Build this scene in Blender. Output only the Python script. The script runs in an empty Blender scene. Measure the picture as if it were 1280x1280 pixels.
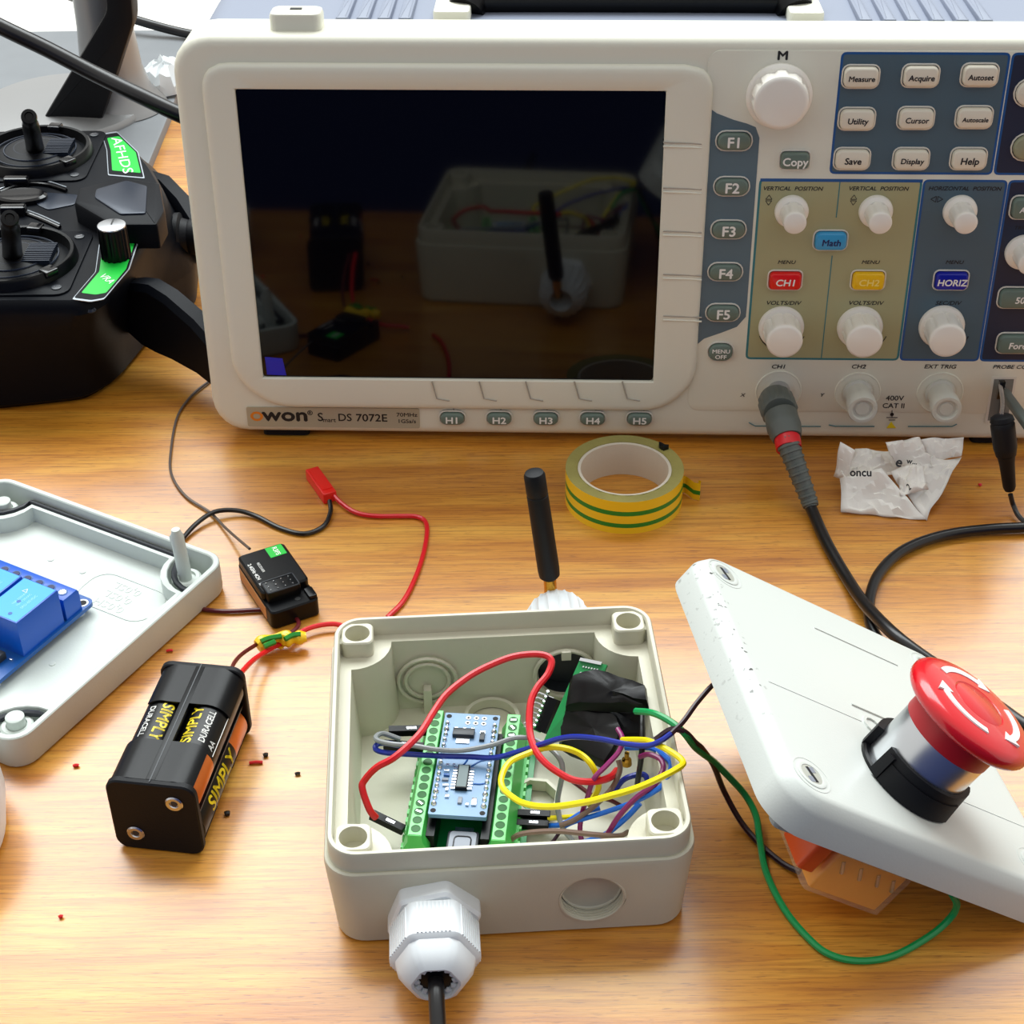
import bpy, bmesh, math, random
from mathutils import Matrix, Vector, Euler, noise
random.seed(7)
sc = bpy.context.scene
COL = sc.collection
S = 0.001            # everything below is written in millimetres
PI = math.pi

# ------------------------------------------------------------------ camera
FPX, PITCH, ROLL, CAMH = 2060.73, math.radians(36.16), math.radians(-0.56), 391.46
fwd = Vector((0, math.cos(PITCH), -math.sin(PITCH)))
_r = Vector((1, 0, 0)); _u = _r.cross(fwd)
RT = math.cos(ROLL) * _r + math.sin(ROLL) * _u
UP = -math.sin(ROLL) * _r + math.cos(ROLL) * _u
CP = Vector((0, 0, CAMH))
cam = bpy.data.objects.new('camera', bpy.data.cameras.new('camera'))
COL.objects.link(cam)
M = Matrix((RT, UP, -fwd)).transposed().to_4x4(); M.translation = CP * S
cam.matrix_world = M
cam.data.sensor_width = 36; cam.data.sensor_fit = 'HORIZONTAL'
cam.data.lens = FPX / 1280 * 36
cam.data.clip_start = 0.02; cam.data.clip_end = 50
sc.camera = cam

# ------------------------------------------------------------------ light
world = bpy.data.worlds.new('daylight'); sc.world = world; world.use_nodes = True
wn = world.node_tree.nodes; bg = wn['Background']
bg.inputs[0].default_value = (1.0, 0.985, 0.94, 1); bg.inputs[1].default_value = 0.74

def area(name, loc, target, sx, sy, power, color):
    l = bpy.data.lights.new(name, 'AREA'); l.shape = 'RECTANGLE'; l.size = sx; l.size_y = sy
    l.energy = power; l.color = color
    o = bpy.data.objects.new(name, l); COL.objects.link(o)
    o.location = loc
    o.rotation_euler = (Vector(target) - Vector(loc)).to_track_quat('-Z', 'Y').to_euler()
    return o
area('window_light', (-0.1, 2.1, 2.5), (0, 0.5, 0), 3.4, 1.7, 125, (0.93, 0.99, 1.0))

vs = sc.view_settings
vs.view_transform = 'Standard'; vs.look = 'None'; vs.gamma = 1; vs.use_curve_mapping = False
vs.exposure = 0.22

# ------------------------------------------------------------------ materials
def lin(c):
    c /= 255.0
    return c / 12.92 if c <= 0.04045 else ((c + 0.055) / 1.055) ** 2.4
def rgb(c): return (lin(c[0]), lin(c[1]), lin(c[2]), 1)
def mat(name, c, rough=.45, metal=0, spec=.5, trans=0, bump=0, bscale=900, alpha=1, mottle=0, coat=0):
    m = bpy.data.materials.new(name); m.use_nodes = True
    nt = m.node_tree; b = nt.nodes['Principled BSDF']
    b.inputs['Base Color'].default_value = rgb(c); b.inputs['Roughness'].default_value = rough
    b.inputs['Metallic'].default_value = metal; b.inputs['Specular IOR Level'].default_value = spec
    b.inputs['Transmission Weight'].default_value = trans; b.inputs['Coat Weight'].default_value = coat
    b.inputs['Alpha'].default_value = alpha
    tc = nt.nodes.new('ShaderNodeTexCoord')
    nz = nt.nodes.new('ShaderNodeTexNoise'); nz.inputs['Scale'].default_value = bscale
    nz.inputs['Detail'].default_value = 4
    nt.links.new(tc.outputs['Object'], nz.inputs['Vector'])
    if bump:
        bp = nt.nodes.new('ShaderNodeBump'); bp.inputs['Strength'].default_value = bump
        bp.inputs['Distance'].default_value = .0004
        nt.links.new(nz.outputs['Fac'], bp.inputs['Height']); nt.links.new(bp.outputs['Normal'], b.inputs['Normal'])
    if mottle:
        n2 = nt.nodes.new('ShaderNodeTexNoise'); n2.inputs['Scale'].default_value = 60
        n2.inputs['Detail'].default_value = 6
        nt.links.new(tc.outputs['Object'], n2.inputs['Vector'])
        mx = nt.nodes.new('ShaderNodeMix'); mx.data_type = 'RGBA'
        mx.inputs[6].default_value = rgb(c)
        mx.inputs[7].default_value = rgb([max(0, v * (1 - mottle)) for v in c])
        nt.links.new(n2.outputs['Fac'], mx.inputs[0]); nt.links.new(mx.outputs[2], b.inputs['Base Color'])
    return m

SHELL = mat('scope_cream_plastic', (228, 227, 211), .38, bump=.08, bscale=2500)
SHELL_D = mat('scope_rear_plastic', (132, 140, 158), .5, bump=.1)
GROOVE_SHADE = mat('groove_shade', (170, 164, 152), .5)  # darker cream that paints the shade of the bezel grooves
SCREEN = mat('screen_glass', (3, 3, 7), .05, spec=.34)
BLUEFILM = mat('blue_film_tab', (20, 30, 190), .3)
SLATE = mat('slate_print', (90, 112, 124), .42)
SLATE_H = mat('slate_panel_right', (76, 100, 114), .42)
NAVY = mat('navy_print', (30, 42, 66), .42)
OLIVE = mat('olive_print', (170, 168, 128), .42)
BLUE_EDGE = mat('blue_edge_print', (20, 84, 150), .4)
TEAL = mat('teal_line', (40, 120, 130), .4)
BTN_G = mat('grey_green_rubber', (104, 122, 112), .4)
BTN_W = mat('cream_button', (228, 222, 204), .35)
BTN_R = mat('red_button', (226, 20, 16), .3)
BTN_Y = mat('yellow_button', (240, 190, 10), .3)
BTN_B = mat('blue_button', (10, 24, 160), .3)
BTN_C = mat('sky_blue_button', (60, 160, 215), .3)
RIM = mat('button_rim', (222, 218, 206), .35)
INK = mat('black_ink', (18, 18, 22), .5)
INK_W = mat('white_ink', (240, 240, 236), .5)
INK_O = mat('orange_ink', (226, 130, 30), .5)
PLATE = mat('name_plate', (182, 178, 158), .35, metal=.3)
KNOB = mat('ivory_knob', (238, 235, 226), .3, coat=.2)
SOFTCAP = mat('translucent_cap', (226, 226, 216), .35, trans=.25)
BLACK = mat('black_plastic', (7, 8, 11), .33, spec=.22, bump=.05)
BLACKM = mat('matt_black_plastic', (14, 15, 19), .55, spec=.25, bump=.15, bscale=1800)
BLACKG = mat('gloss_black', (10, 10, 14), .15)
TXBODY = mat('transmitter_black', (7, 10, 17), .45, spec=.12, bump=.12, bscale=1500)
TXGREY = mat('transmitter_graphite', (38, 46, 60), .35, metal=.25)
TXLINE = mat('silver_print', (180, 188, 196), .35, metal=.4)
GREEN_L = mat('green_label', (20, 190, 60), .4)
STEEL = mat('steel', (200, 200, 205), .22, metal=1)
BRUSH = mat('brushed_aluminium', (205, 208, 212), .28, metal=1)
SILVERP = mat('silver_paint', (150, 150, 150), .38, metal=.5)
GOLD = mat('brass', (200, 150, 60), .25, metal=1)
SOLDER = mat('solder', (225, 228, 232), .2, metal=1)
ABS = mat('box_grey_abs', (212, 209, 188), .42, bump=.1, bscale=1500, mottle=.05)
ABS_L = mat('lid_grey_abs', (208, 216, 210), .42, bump=.1, bscale=1500, mottle=.05)
GLAND = mat('white_nylon', (224, 229, 232), .35)
GASKET = mat('black_gasket', (28, 32, 40), .5)
RELAYB = mat('relay_blue', (8, 84, 190), .3)
RELAYT = mat('relay_blue_top', (40, 160, 235), .3)
PCBB = mat('blue_pcb', (16, 84, 160), .3)
PCBN = mat('light_blue_pcb', (140, 182, 226), .35, mottle=.35)
PCBG = mat('green_pcb', (20, 158, 82), .3, mottle=.2)
TERM = mat('green_terminal', (72, 190, 84), .35)
TERMT = mat('green_terminal_face', (126, 220, 132), .35)
DKGREEN = mat('dark_green_hole', (8, 96, 20), .5)
CHIP = mat('chip_black', (44, 48, 54), .4)
GREYB = mat('grey_label_block', (134, 140, 152), .4)
LEAD = mat('chip_grey', (90, 108, 110), .4)
COPPER = mat('copper_wrap', (214, 112, 44), .28, metal=.35)
BATB = mat('battery_black', (8, 8, 10), .3, spec=.3)
YELLOWINK = mat('yellow_ink', (238, 214, 30), .4)
TAPEY = mat('yellow_tape', (246, 204, 34), .28)
TAPEG = mat('green_tape', (20, 132, 40), .28)
TAPESIDE = mat('tape_side', (176, 166, 92), .6, bump=.5, bscale=700, mottle=.3)
CARD = mat('cardboard_core', (216, 206, 188), .7, bump=.2)
PAPER = mat('white_paper', (246, 243, 236), .7, bump=.15, bscale=500)
REDP = mat('red_plastic', (206, 16, 30), .22, coat=.3)
REDD = mat('dark_red_plastic', (170, 14, 26), .4)
ORANGE = mat('orange_plastic', (255, 168, 10), .35)
ORANGE2 = mat('deep_orange_plastic', (225, 84, 24), .35)
CLEAR = mat('clear_plastic', (255, 236, 210), .08, alpha=.13, spec=.9)
PROBEG = mat('probe_grey', (88, 94, 90), .42)
CREAM = mat('sill_white', (240, 238, 230), .5)
PEG = mat('grey_metal_plate', (128, 132, 136), .5, metal=.1, mottle=.08)
STICKER = mat('tan_sticker', (214, 150, 92), .5)
HOLE = mat('hole_dark', (12, 12, 12), .7)
ELTAPE = mat('black_insulating_tape', (6, 6, 8), .35, spec=.3, bump=.3, bscale=200)
def wire_mat(n, c): return mat('wire_' + n, c, .3)
W = {k: wire_mat(k, c) for k, c in dict(
    red=(214, 22, 34), black=(16, 14, 16), yellow=(245, 225, 10), blue=(18, 40, 150), sky=(30, 110, 220),
    grey=(140, 144, 146), silver=(176, 180, 182), purple=(134, 30, 96), brown=(120, 96, 84), teal=(0, 140, 110), green=(0, 156, 82),
    dark=(46, 22, 34), thin=(96, 86, 82), maroon=(92, 24, 30)).items()}

def lid_material():
    m = mat('white_lid_abs', (206, 211, 206), .4, bump=.1, bscale=1500)
    nt = m.node_tree; b = nt.nodes['Principled BSDF']
    tc = nt.nodes.new('ShaderNodeTexCoord'); sx = nt.nodes.new('ShaderNodeSeparateXYZ')
    nt.links.new(tc.outputs['Object'], sx.inputs[0])
    mr = nt.nodes.new('ShaderNodeMapRange')      # scuffs along the one worn edge
    mr.inputs['From Min'].default_value = -.0475; mr.inputs['From Max'].default_value = -.0515
    nt.links.new(sx.outputs['X'], mr.inputs['Value'])
    my = nt.nodes.new('ShaderNodeMapRange')
    my.inputs['From Min'].default_value = -.03; my.inputs['From Max'].default_value = -.015
    nt.links.new(sx.outputs['Y'], my.inputs['Value'])
    nz = nt.nodes.new('ShaderNodeTexNoise'); nz.inputs['Scale'].default_value = 420; nz.inputs['Detail'].default_value = 5
    nt.links.new(tc.outputs['Object'], nz.inputs['Vector'])
    cr = nt.nodes.new('ShaderNodeValToRGB'); cr.color_ramp.elements[0].position = .62; cr.color_ramp.elements[1].position = .66
    nt.links.new(nz.outputs['Fac'], cr.inputs[0])
    m0 = nt.nodes.new('ShaderNodeMapRange'); m0.inputs['From Min'].default_value = -.0555; m0.inputs['From Max'].default_value = -.052
    nt.links.new(sx.outputs['X'], m0.inputs['Value'])
    m3 = nt.nodes.new('ShaderNodeMath'); m3.operation = 'MULTIPLY'; nt.links.new(mr.outputs[0], m3.inputs[0]); nt.links.new(m0.outputs[0], m3.inputs[1])
    m1 = nt.nodes.new('ShaderNodeMath'); m1.operation = 'MULTIPLY'
    m2 = nt.nodes.new('ShaderNodeMath'); m2.operation = 'MULTIPLY'
    nt.links.new(m3.outputs[0], m1.inputs[0]); nt.links.new(my.outputs[0], m1.inputs[1])
    nt.links.new(m1.outputs[0], m2.inputs[0]); nt.links.new(cr.outputs[0], m2.inputs[1])
    mx = nt.nodes.new('ShaderNodeMix'); mx.data_type = 'RGBA'
    mx.inputs[6].default_value = rgb((206, 211, 206)); mx.inputs[7].default_value = rgb((40, 36, 32))
    nt.links.new(m2.outputs[0], mx.inputs[0]); nt.links.new(mx.outputs[2], b.inputs['Base Color'])
    return m
LIDW = lid_material()

def wood_material():
    m = bpy.data.materials.new('oak_veneer'); m.use_nodes = True
    nt = m.node_tree; L = nt.links; N = nt.nodes; b = N['Principled BSDF']
    tc = N.new('ShaderNodeTexCoord')
    def nz(sx, sy, scale, detail, dist=0):
        mp = N.new('ShaderNodeMapping'); mp.inputs['Scale'].default_value = (sx, sy, 1)
        L.new(tc.outputs['Object'], mp.inputs['Vector'])
        n = N.new('ShaderNodeTexNoise'); n.inputs['Scale'].default_value = scale; n.inputs['Detail'].default_value = detail
        n.inputs['Distortion'].default_value = dist
        L.new(mp.outputs[0], n.inputs['Vector']); return n
    def ramp(src, pts):
        r = N.new('ShaderNodeValToRGB'); e = r.color_ramp.elements
        e[0].position, e[0].color = pts[0]; e[1].position, e[1].color = pts[-1]
        for p, c in pts[1:-1]:
            k = e.new(p); k.color = c
        L.new(src, r.inputs[0]); return r
    a = nz(.9, 9, 9, 8, .6)
    base = ramp(a.outputs['Fac'], [(.3, rgb((186, 114, 22))), (.5, rgb((210, 140, 40))), (.7, rgb((226, 166, 62)))])
    g = nz(1, 26, 34, 9, .4)
    gr = ramp(g.outputs['Fac'], [(.36, (.55, .4, .26, 1)), (.54, (1, 1, 1, 1))])
    p = nz(1, 13, 150, 4, .2)
    pr = ramp(p.outputs['Fac'], [(.33, (.3, .17, .1, 1)), (.40, (1, 1, 1, 1))])
    mk = nz(1, 2.5, 9, 4, 0)
    def mul(x, y, f=1):
        k = N.new('ShaderNodeMix'); k.data_type = 'RGBA'; k.blend_type = 'MULTIPLY'
        if isinstance(f, float) or f == 1: k.inputs[0].default_value = f
        else: L.new(f, k.inputs[0])
        L.new(x, k.inputs[6]); L.new(y, k.inputs[7]); return k.outputs[2]
    c1 = mul(base.outputs[0], gr.outputs[0], .6)
    c2 = mul(c1, pr.outputs[0], mk.outputs['Fac'])
    L.new(c2, b.inputs['Base Color'])
    b.inputs['Roughness'].default_value = .42
    b.inputs['Specular IOR Level'].default_value = .6
    b.inputs['Coat Weight'].default_value = 1.0; b.inputs['Coat Roughness'].default_value = .24
    bp = N.new('ShaderNodeBump'); bp.inputs['Strength'].default_value = .25; bp.inputs['Distance'].default_value = .0003
    L.new(p.outputs['Fac'], bp.inputs['Height']); L.new(bp.outputs['Normal'], b.inputs['Normal'])
    return m
WOOD = wood_material()

# ------------------------------------------------------------------ mesh helpers
RX90 = Matrix.Rotation(PI / 2, 4, 'X')          # plane drawing (a,b,h) -> (a,-h,b): stands up facing -y
def TR(x=0, y=0, z=0): return Matrix.Translation((x, y, z))
def ROT(a, ax='Z'): return Matrix.Rotation(math.radians(a), 4, ax)

def rrect(w, h, r, n=4, cx=0, cy=0):
    r = min(r, w / 2 - 1e-4, h / 2 - 1e-4); pts = []
    for qx, qy, a0 in ((1, 1, 0), (-1, 1, 90), (-1, -1, 180), (1, -1, 270)):
        for k in range(n + 1):
            a = math.radians(a0 + 90 * k / n)
            pts.append((cx + qx * (w / 2 - r) + r * math.cos(a), cy + qy * (h / 2 - r) + r * math.sin(a)))
    return pts
def circ(r, n=24, cx=0, cy=0, a0=0): return [(cx + r * math.cos(a0 + 2 * PI * k / n), cy + r * math.sin(a0 + 2 * PI * k / n)) for k in range(n)]
def notch(h, r, n=6):
    """square outline with a concave quarter circle bitten out of each corner"""
    pts = []
    for qx, qy in ((1, 1), (-1, 1), (-1, -1), (1, -1)):
        arc = []
        for k in range(n + 1):
            a = (PI / 2) * k / n
            arc.append((qx * (h - r * math.cos(a)), qy * (h - r * math.sin(a))))
        # arc runs from (h-r,h) to (h,h-r)
        if qx * qy > 0: arc = arc[::-1]
        pts += arc
    return pts
def rounded(poly, r, n=4):
    """round the corners of a convex-ish polygon"""
    out = []; m = len(poly)
    for i in range(m):
        p0, p1, p2 = Vector(poly[i - 1]), Vector(poly[i]), Vector(poly[(i + 1) % m])
        a = (p0 - p1); b = (p2 - p1); rr = min(r, a.length * .45, b.length * .45)
        a = p1 + a.normalized() * rr; b = p1 + b.normalized() * rr
        for k in range(n + 1):
            t = k / n; q = a.lerp(p1, t).lerp(p1.lerp(b, t), t); out.append((q.x, q.y))
    return out
def shrink(poly, d):
    """move a polygon (counter-clockwise) inward by d"""
    m = len(poly); out = []
    for i in range(m):
        p0, p1, p2 = Vector(poly[i - 1]), Vector(poly[i]), Vector(poly[(i + 1) % m])
        e1 = (p1 - p0); e2 = (p2 - p1)
        if e1.length < 1e-6: e1 = e2
        if e2.length < 1e-6: e2 = e1
        n1 = Vector((-e1.y, e1.x)).normalized(); n2 = Vector((-e2.y, e2.x)).normalized()
        nn = (n1 + n2)
        if nn.length < 1e-6: nn = n1
        nn.normalize(); c = max(.5, nn.dot(n1))
        q = p1 + nn * (d / c); out.append((q.x, q.y))
    return out
def ccw(poly):
    a = sum(poly[i - 1][0] * poly[i][1] - poly[i][0] * poly[i - 1][1] for i in range(len(poly)))
    return poly if a > 0 else poly[::-1]

class MB:
    def __init__(s): s.v = []; s.f = []; s.m = []; s.mats = []
    def mi(s, m):
        if m not in s.mats: s.mats.append(m)
        return s.mats.index(m)
    def add(s, vs_, fs, m, X=None):
        b = len(s.v)
        s.v += [tuple(X @ Vector(p)) if X is not None else tuple(p) for p in vs_]
        k = s.mi(m); s.f += [tuple(b + i for i in f) for f in fs]; s.m += [k] * len(fs); return s
    def loft(s, rings, m, X=None, cap0=True, cap1=True, closed=True):
        """rings: list of (outline2d, z) or lists of 3d points, all of one length"""
        R3 = [[(p[0], p[1], r[1]) for p in r[0]] if isinstance(r, tuple) else r for r in rings]
        n = len(R3[0]); vs_ = [p for r in R3 for p in r]; fs = []
        for j in range(len(R3) - 1):
            for i in range(n if closed else n - 1):
                a, b = j * n + i, j * n + (i + 1) % n
                fs.append((a, b, b + n, a + n))
        if cap0: fs.append(tuple(range(n))[::-1])
        if cap1: fs.append(tuple(range((len(R3) - 1) * n, len(R3) * n)))
        return s.add(vs_, fs, m, X)
    def slab(s, poly, z0, z1, m, X=None, bev=0):
        poly = ccw(poly)
        if bev:
            return s.loft([(poly, z0), (poly, z1 - bev), (shrink(poly, bev * .3), z1 - bev * .3), (shrink(poly, bev), z1)], m, X)
        return s.loft([(poly, z0), (poly, z1)], m, X)
    def box(s, x0, x1, y0, y1, z0, z1, m, X=None, bev=0, r=0):
        w, h = x1 - x0, y1 - y0
        p = rrect(w, h, r, 3, (x0 + x1) / 2, (y0 + y1) / 2) if r else [(x1, y1), (x0, y1), (x0, y0), (x1, y0)]
        return s.slab(p, z0, z1, m, X, bev)
    def lathe(s, prof, m, X=None, n=28, cap0=True, cap1=True):
        return s.loft([(circ(max(r, 1e-3), n), z) for r, z in prof], m, X, cap0, cap1)
    def tube(s, pts, r, m, n=8, sub=6, X=None, smooth=True):
        P = [Vector(p) for p in pts]
        if smooth and len(P) > 2: P = catmull(P, sub)
        rad = r if callable(r) else (lambda t: r)
        rings = []; up = None
        for i, p in enumerate(P):
            t = (P[min(i + 1, len(P) - 1)] - P[max(i - 1, 0)])
            if t.length < 1e-9: t = Vector((0, 0, 1))
            t.normalize()
            if up is None:
                up = t.orthogonal().normalized()
            up = (up - t * up.dot(t))
            if up.length < 1e-6: up = t.orthogonal()
            up.normalize(); sd = t.cross(up); R = rad(i / max(1, len(P) - 1))
            rings.append([tuple(p + up * (R * math.cos(2 * PI * k / n)) + sd * (R * math.sin(2 * PI * k / n))) for k in range(n)])
        return s.loft(rings, m, X)
    def build(s, name, parent=None, smooth=35, label=None):
        me = bpy.data.meshes.new(name)
        me.from_pydata([(a * S, b * S, c * S) for a, b, c in s.v], [], s.f)
        for m in s.mats: me.materials.append(m)
        me.polygons.foreach_set('material_index', s.m)
        bm = bmesh.new(); bm.from_mesh(me); bmesh.ops.recalc_face_normals(bm, faces=bm.faces); bm.to_mesh(me); bm.free()
        if smooth:
            me.shade_smooth(); me.set_sharp_from_angle(angle=math.radians(smooth))
        o = bpy.data.objects.new(name, me); COL.objects.link(o)
        if parent: o.parent = parent
        if label: o['label'] = label
        return o
def catmull(P, sub):
    out = []
    for i in range(len(P) - 1):
        p0 = P[i - 1] if i else P[0] * 2 - P[1]
        p1, p2 = P[i], P[i + 1]
        p3 = P[i + 2] if i + 2 < len(P) else P[-1] * 2 - P[-2]
        for k in range(sub):
            t = k / sub
            out.append(.5 * ((2 * p1) + (p2 - p0) * t + (2 * p0 - 5 * p1 + 4 * p2 - p3) * t * t + (3 * p1 - p0 - 3 * p2 + p3) * t ** 3))
    out.append(P[-1]); return out

def tag(o, label, cat, group=None):
    o['label'] = label; o['category'] = cat
    if group: o['group'] = group
    return o
def thing(name, label, cat, X=None, group=None):
    o = bpy.data.objects.new(name, None); COL.objects.link(o); o.empty_display_size = .01
    if X is not None:
        X = X.copy(); X.translation = X.translation * S; o.matrix_world = X
    return tag(o, label, cat, group)
def struct(o): o['kind'] = 'structure'; return o
def copy_part(src, parent, X=None):
    o = src.copy(); COL.objects.link(o); o.parent = parent
    if X is not None:
        X = X.copy(); X.translation = X.translation * S; o.matrix_local = X
    return o
def cut(o, cutter_mb):
    """subtract a solid for good"""
    c = cutter_mb.build('cutter', smooth=0)
    md = o.modifiers.new('b', 'BOOLEAN'); md.operation = 'DIFFERENCE'; md.object = c; md.solver = 'EXACT'
    dg = bpy.context.evaluated_depsgraph_get()
    me = bpy.data.meshes.new_from_object(o.evaluated_get(dg))
    o.modifiers.clear(); old = o.data; o.data = me
    bpy.data.objects.remove(c, do_unlink=True)
    me.shade_smooth(); me.set_sharp_from_angle(angle=math.radians(35))

def text_mesh(s, size, bold=.0, shear=0, align='CENTER', sx=1, depth=0, space=1):
    cu = bpy.data.curves.new('t', 'FONT'); cu.body = s; cu.size = size
    cu.shear = shear; cu.align_x = align; cu.align_y = 'CENTER'; cu.resolution_u = 3; cu.extrude = depth
    cu.space_character = space; cu.fill_mode = 'FRONT' if not depth else 'BOTH'
    o = bpy.data.objects.new('t', cu); COL.objects.link(o)
    dg = bpy.context.evaluated_depsgraph_get(); dg.update()
    me = bpy.data.meshes.new_from_object(o.evaluated_get(dg))
    bpy.data.objects.remove(o, do_unlink=True)
    vs_ = [(v.co.x * sx, v.co.y, v.co.z) for v in me.vertices]; fs = [tuple(p.vertices) for p in me.polygons]
    if bold and not depth:
        b_ = bold * size; V2, F2 = [], []
        for k, (dx, dy) in enumerate(((0, 0), (b_, 0), (-b_, 0), (0, b_), (0, -b_))):
            n0 = len(V2); V2 += [(x + dx, y + dy, z + k * .004) for x, y, z in vs_]; F2 += [tuple(n0 + i for i in f) for f in fs]
        vs_, fs = V2, F2
    return vs_, fs
def text(s, size, m, parent, X, **k):
    """flat print: size in mm; X places it in the parent's frame (mm)"""
    name = k.pop('name', 'lettering')
    vs_, fs = text_mesh(s, size, **k)
    mb = MB(); mb.add(vs_, fs, m, X)
    return mb.build(name, parent, smooth=0)

def P(px, py, z=0):
    """point at height z (mm) on the camera ray measured in the photograph"""
    d = fwd + RT * ((px - 640) / FPX) - UP * ((py - 640) / FPX)
    return CP + d * ((z - CAMH) / d.z)
def PP(px, py, z=0): p = P(px, py, z); return (p.x, p.y)
def PPL(pts, z=0): return ccw([PP(x, y, z) for x, y in pts])
def PY(px, py, y):
    d = fwd + RT * ((px - 640) / FPX) - UP * ((py - 640) / FPX)
    return CP + d * (y / d.y)
def wire(name, pts, r, m, label, cat='wire', group=None, n=8, sub=5):
    """pts: (px,py,z) or (px,py,z,'x')"""
    mb = MB(); mb.tube([P(*p[:3]) for p in pts], r, m, n, sub)
    return tag(mb.build(name), label, cat, group)

# ------------------------------------------------------------------ setting
mb = MB(); mb.box(-750, 750, 281, 1075, -28, 0, WOOD, bev=2)
tag(mb.build('desk'), 'golden oak-veneer desk top with fine dark grain under everything', 'desk')
mb = MB(); mb.box(-1500, 1500, 1077, 1500, -40, 4, CREAM, bev=3)
o = mb.build('trim_1'); struct(o); o['label'] = 'white window sill behind the desk'
WALLB = mat('dark_blue_wall', (36, 50, 98), .8, bump=.2, bscale=60)
mb = MB(); mb.box(-2600, 2600, -1700, -1650, -750, 1900, WALLB); struct(mb.build('wall_back'))['label'] = 'dark blue wall behind the camera'
mb = MB(); mb.box(-2600, 2600, -1650, 1500, -780, -750, mat('navy_reflection_floor', (30, 34, 52), .9, bump=.4, bscale=300)); struct(mb.build('floor'))['label'] = 'unseen floor under the desk, made navy for the screen reflection'  # unseen floor, navy to stand in for dark clothing mirrored in the screen

# ------------------------------------------------------------------ oscilloscope
yw, tl = math.radians(-2.15), math.radians(3.63)
EX = Vector((math.cos(yw), math.sin(yw), 0)); nb = Vector((-math.sin(yw), math.cos(yw), 0))
EV = Vector((0, 0, math.cos(tl))) + nb * math.sin(tl); EY = EV.cross(EX)
XS = Matrix((EX, EY, EV)).transposed().to_4x4(); XS.translation = Vector((-126.89, 589.78, 4.0))
XSI = XS.inverted()
def F(px, py, w=0):
    """scope-face coordinates (u,v) of a pixel, w mm proud of the face"""
    o = XSI @ CP; d = XSI.to_3x3() @ (fwd + RT * ((px - 640) / FPX) - UP * ((py - 640) / FPX))
    t = (-w - o.y) / d.y; p = o + d * t; return (p.x, p.z)
def FL(pts, w=0): return ccw([F(x, y, w) for x, y in pts])
scope = thing('oscilloscope', 'cream benchtop oscilloscope with dark screen, knobs and rows of buttons', 'oscilloscope', XS)
UW, VH = 362, 170
def face(a, b, h=0): return TR(a, -h, b) @ RX90
mb = MB()
o1 = rrect(UW, VH, 15, 6, UW / 2, VH / 2)
mb.loft([(shrink(o1, 1.0), -24), (o1, -22), (o1, -4), (shrink(o1, .8), -1.6), (shrink(o1, 2.4), -.3), (shrink(o1, 4.4), 0)], SHELL, RX90)
# raised bezel round the screen, open in the middle
bz = rounded(ccw([(11, 160), (203.5, 160), (203.5, 27), (190, 13.5), (26, 13.5), (11, 28)]), 11, 5)
g = (330, 470)
su0, sv0, su1, sv1 = 23.6, 27.7, 186.0, 150.4
scr = []
N_ = len(bz)
cxm, cym = (su0 + su1) / 2, (sv0 + sv1) / 2
front_shell = mb.build('front_housing', scope)
mb = MB()
def ring_to_rect(poly, u0, v0, u1, v1, r=1.5):
    """project each outline vertex onto a rounded rectangle of the same vertex count"""
    out = []; cx, cy = (u0 + u1) / 2, (v0 + v1) / 2; hw, hh = (u1 - u0) / 2, (v1 - v0) / 2
    for x, y in poly:
        dx, dy = (x - cx) / hw, (y - cy) / hh; k = max(abs(dx), abs(dy)); out.append((cx + dx / k * hw, cy + dy / k * hh))
    return out
def densify(poly, step=4):
    out = []
    for i in range(len(poly)):
        a, b = Vector(poly[i]), Vector(poly[(i + 1) % len(poly)]); n = max(1, int((b - a).length / step))
        for k in range(n): q = a.lerp(b, k / n); out.append((q.x, q.y))
    return out
# make sure vertices exist toward the screen corners
bd = densify(bz, 2.0)
for cu_, cv_ in ((su0, sv0), (su1, sv0), (su1, sv1), (su0, sv1)):
    # nearest vertex in angle to the corner direction is snapped
    best = None
    for i, (x, y) in enumerate(bd):
        dx, dy = (x - cxm) / ((su1 - su0) / 2), (y - cym) / ((sv1 - sv0) / 2)
        sx_, sy_ = (cu_ - cxm > 0) * 2 - 1, (cv_ - cym > 0) * 2 - 1
        e = abs(dx * sx_ - dy * sy_) + (1e3 if dx * sx_ < 0 or dy * sy_ < 0 else 0)
        if best is None or e < best[0]: best = (e, i)
    i = best[1]; x, y = bd[i]; hw, hh = (su1 - su0) / 2, (sv1 - sv0) / 2
    k = (abs((x - cxm) / hw) + abs((y - cym) / hh)) / 2
    bd[i] = (cxm + (hw * k if cu_ > cxm else -hw * k), cym + (hh * k if cv_ > cym else -hh * k))
inner = ring_to_rect(bd, su0, sv0, su1, sv1)
mid = [((a[0] * .93 + b[0] * .07), (a[1] * .93 + b[1] * .07)) for a, b in zip(bd, inner)]
mb.loft([(bd, -.2), (bd, .9), (shrink(bd, .5), 1.7), (shrink(bd, 1.4), 2.2), (shrink(bd, 3.0), 2.5), (ring_to_rect(bd, su0 - .5, sv0 - .5, su1 + .5, sv1 + .5), 2.1), (inner, 1.7), (inner, .2)],
        SHELL, RX90, cap0=False, cap1=False)
mb.build('screen_bezel', scope)
mb = MB(); mb.slab(rrect(su1 - su0, sv1 - sv0, 1.6, 3, cxm, cym), .2, .7, SCREEN, RX90); mb.build('display_screen', scope, label='dark glossy display glass')
mb = MB(); mb.slab(FL([(331, 446), (353, 448), (358, 469), (334, 468)], .7), .7, .85, BLUEFILM, RX90); mb.build('film_tab', scope, label='blue corner tab of the screen film')
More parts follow.
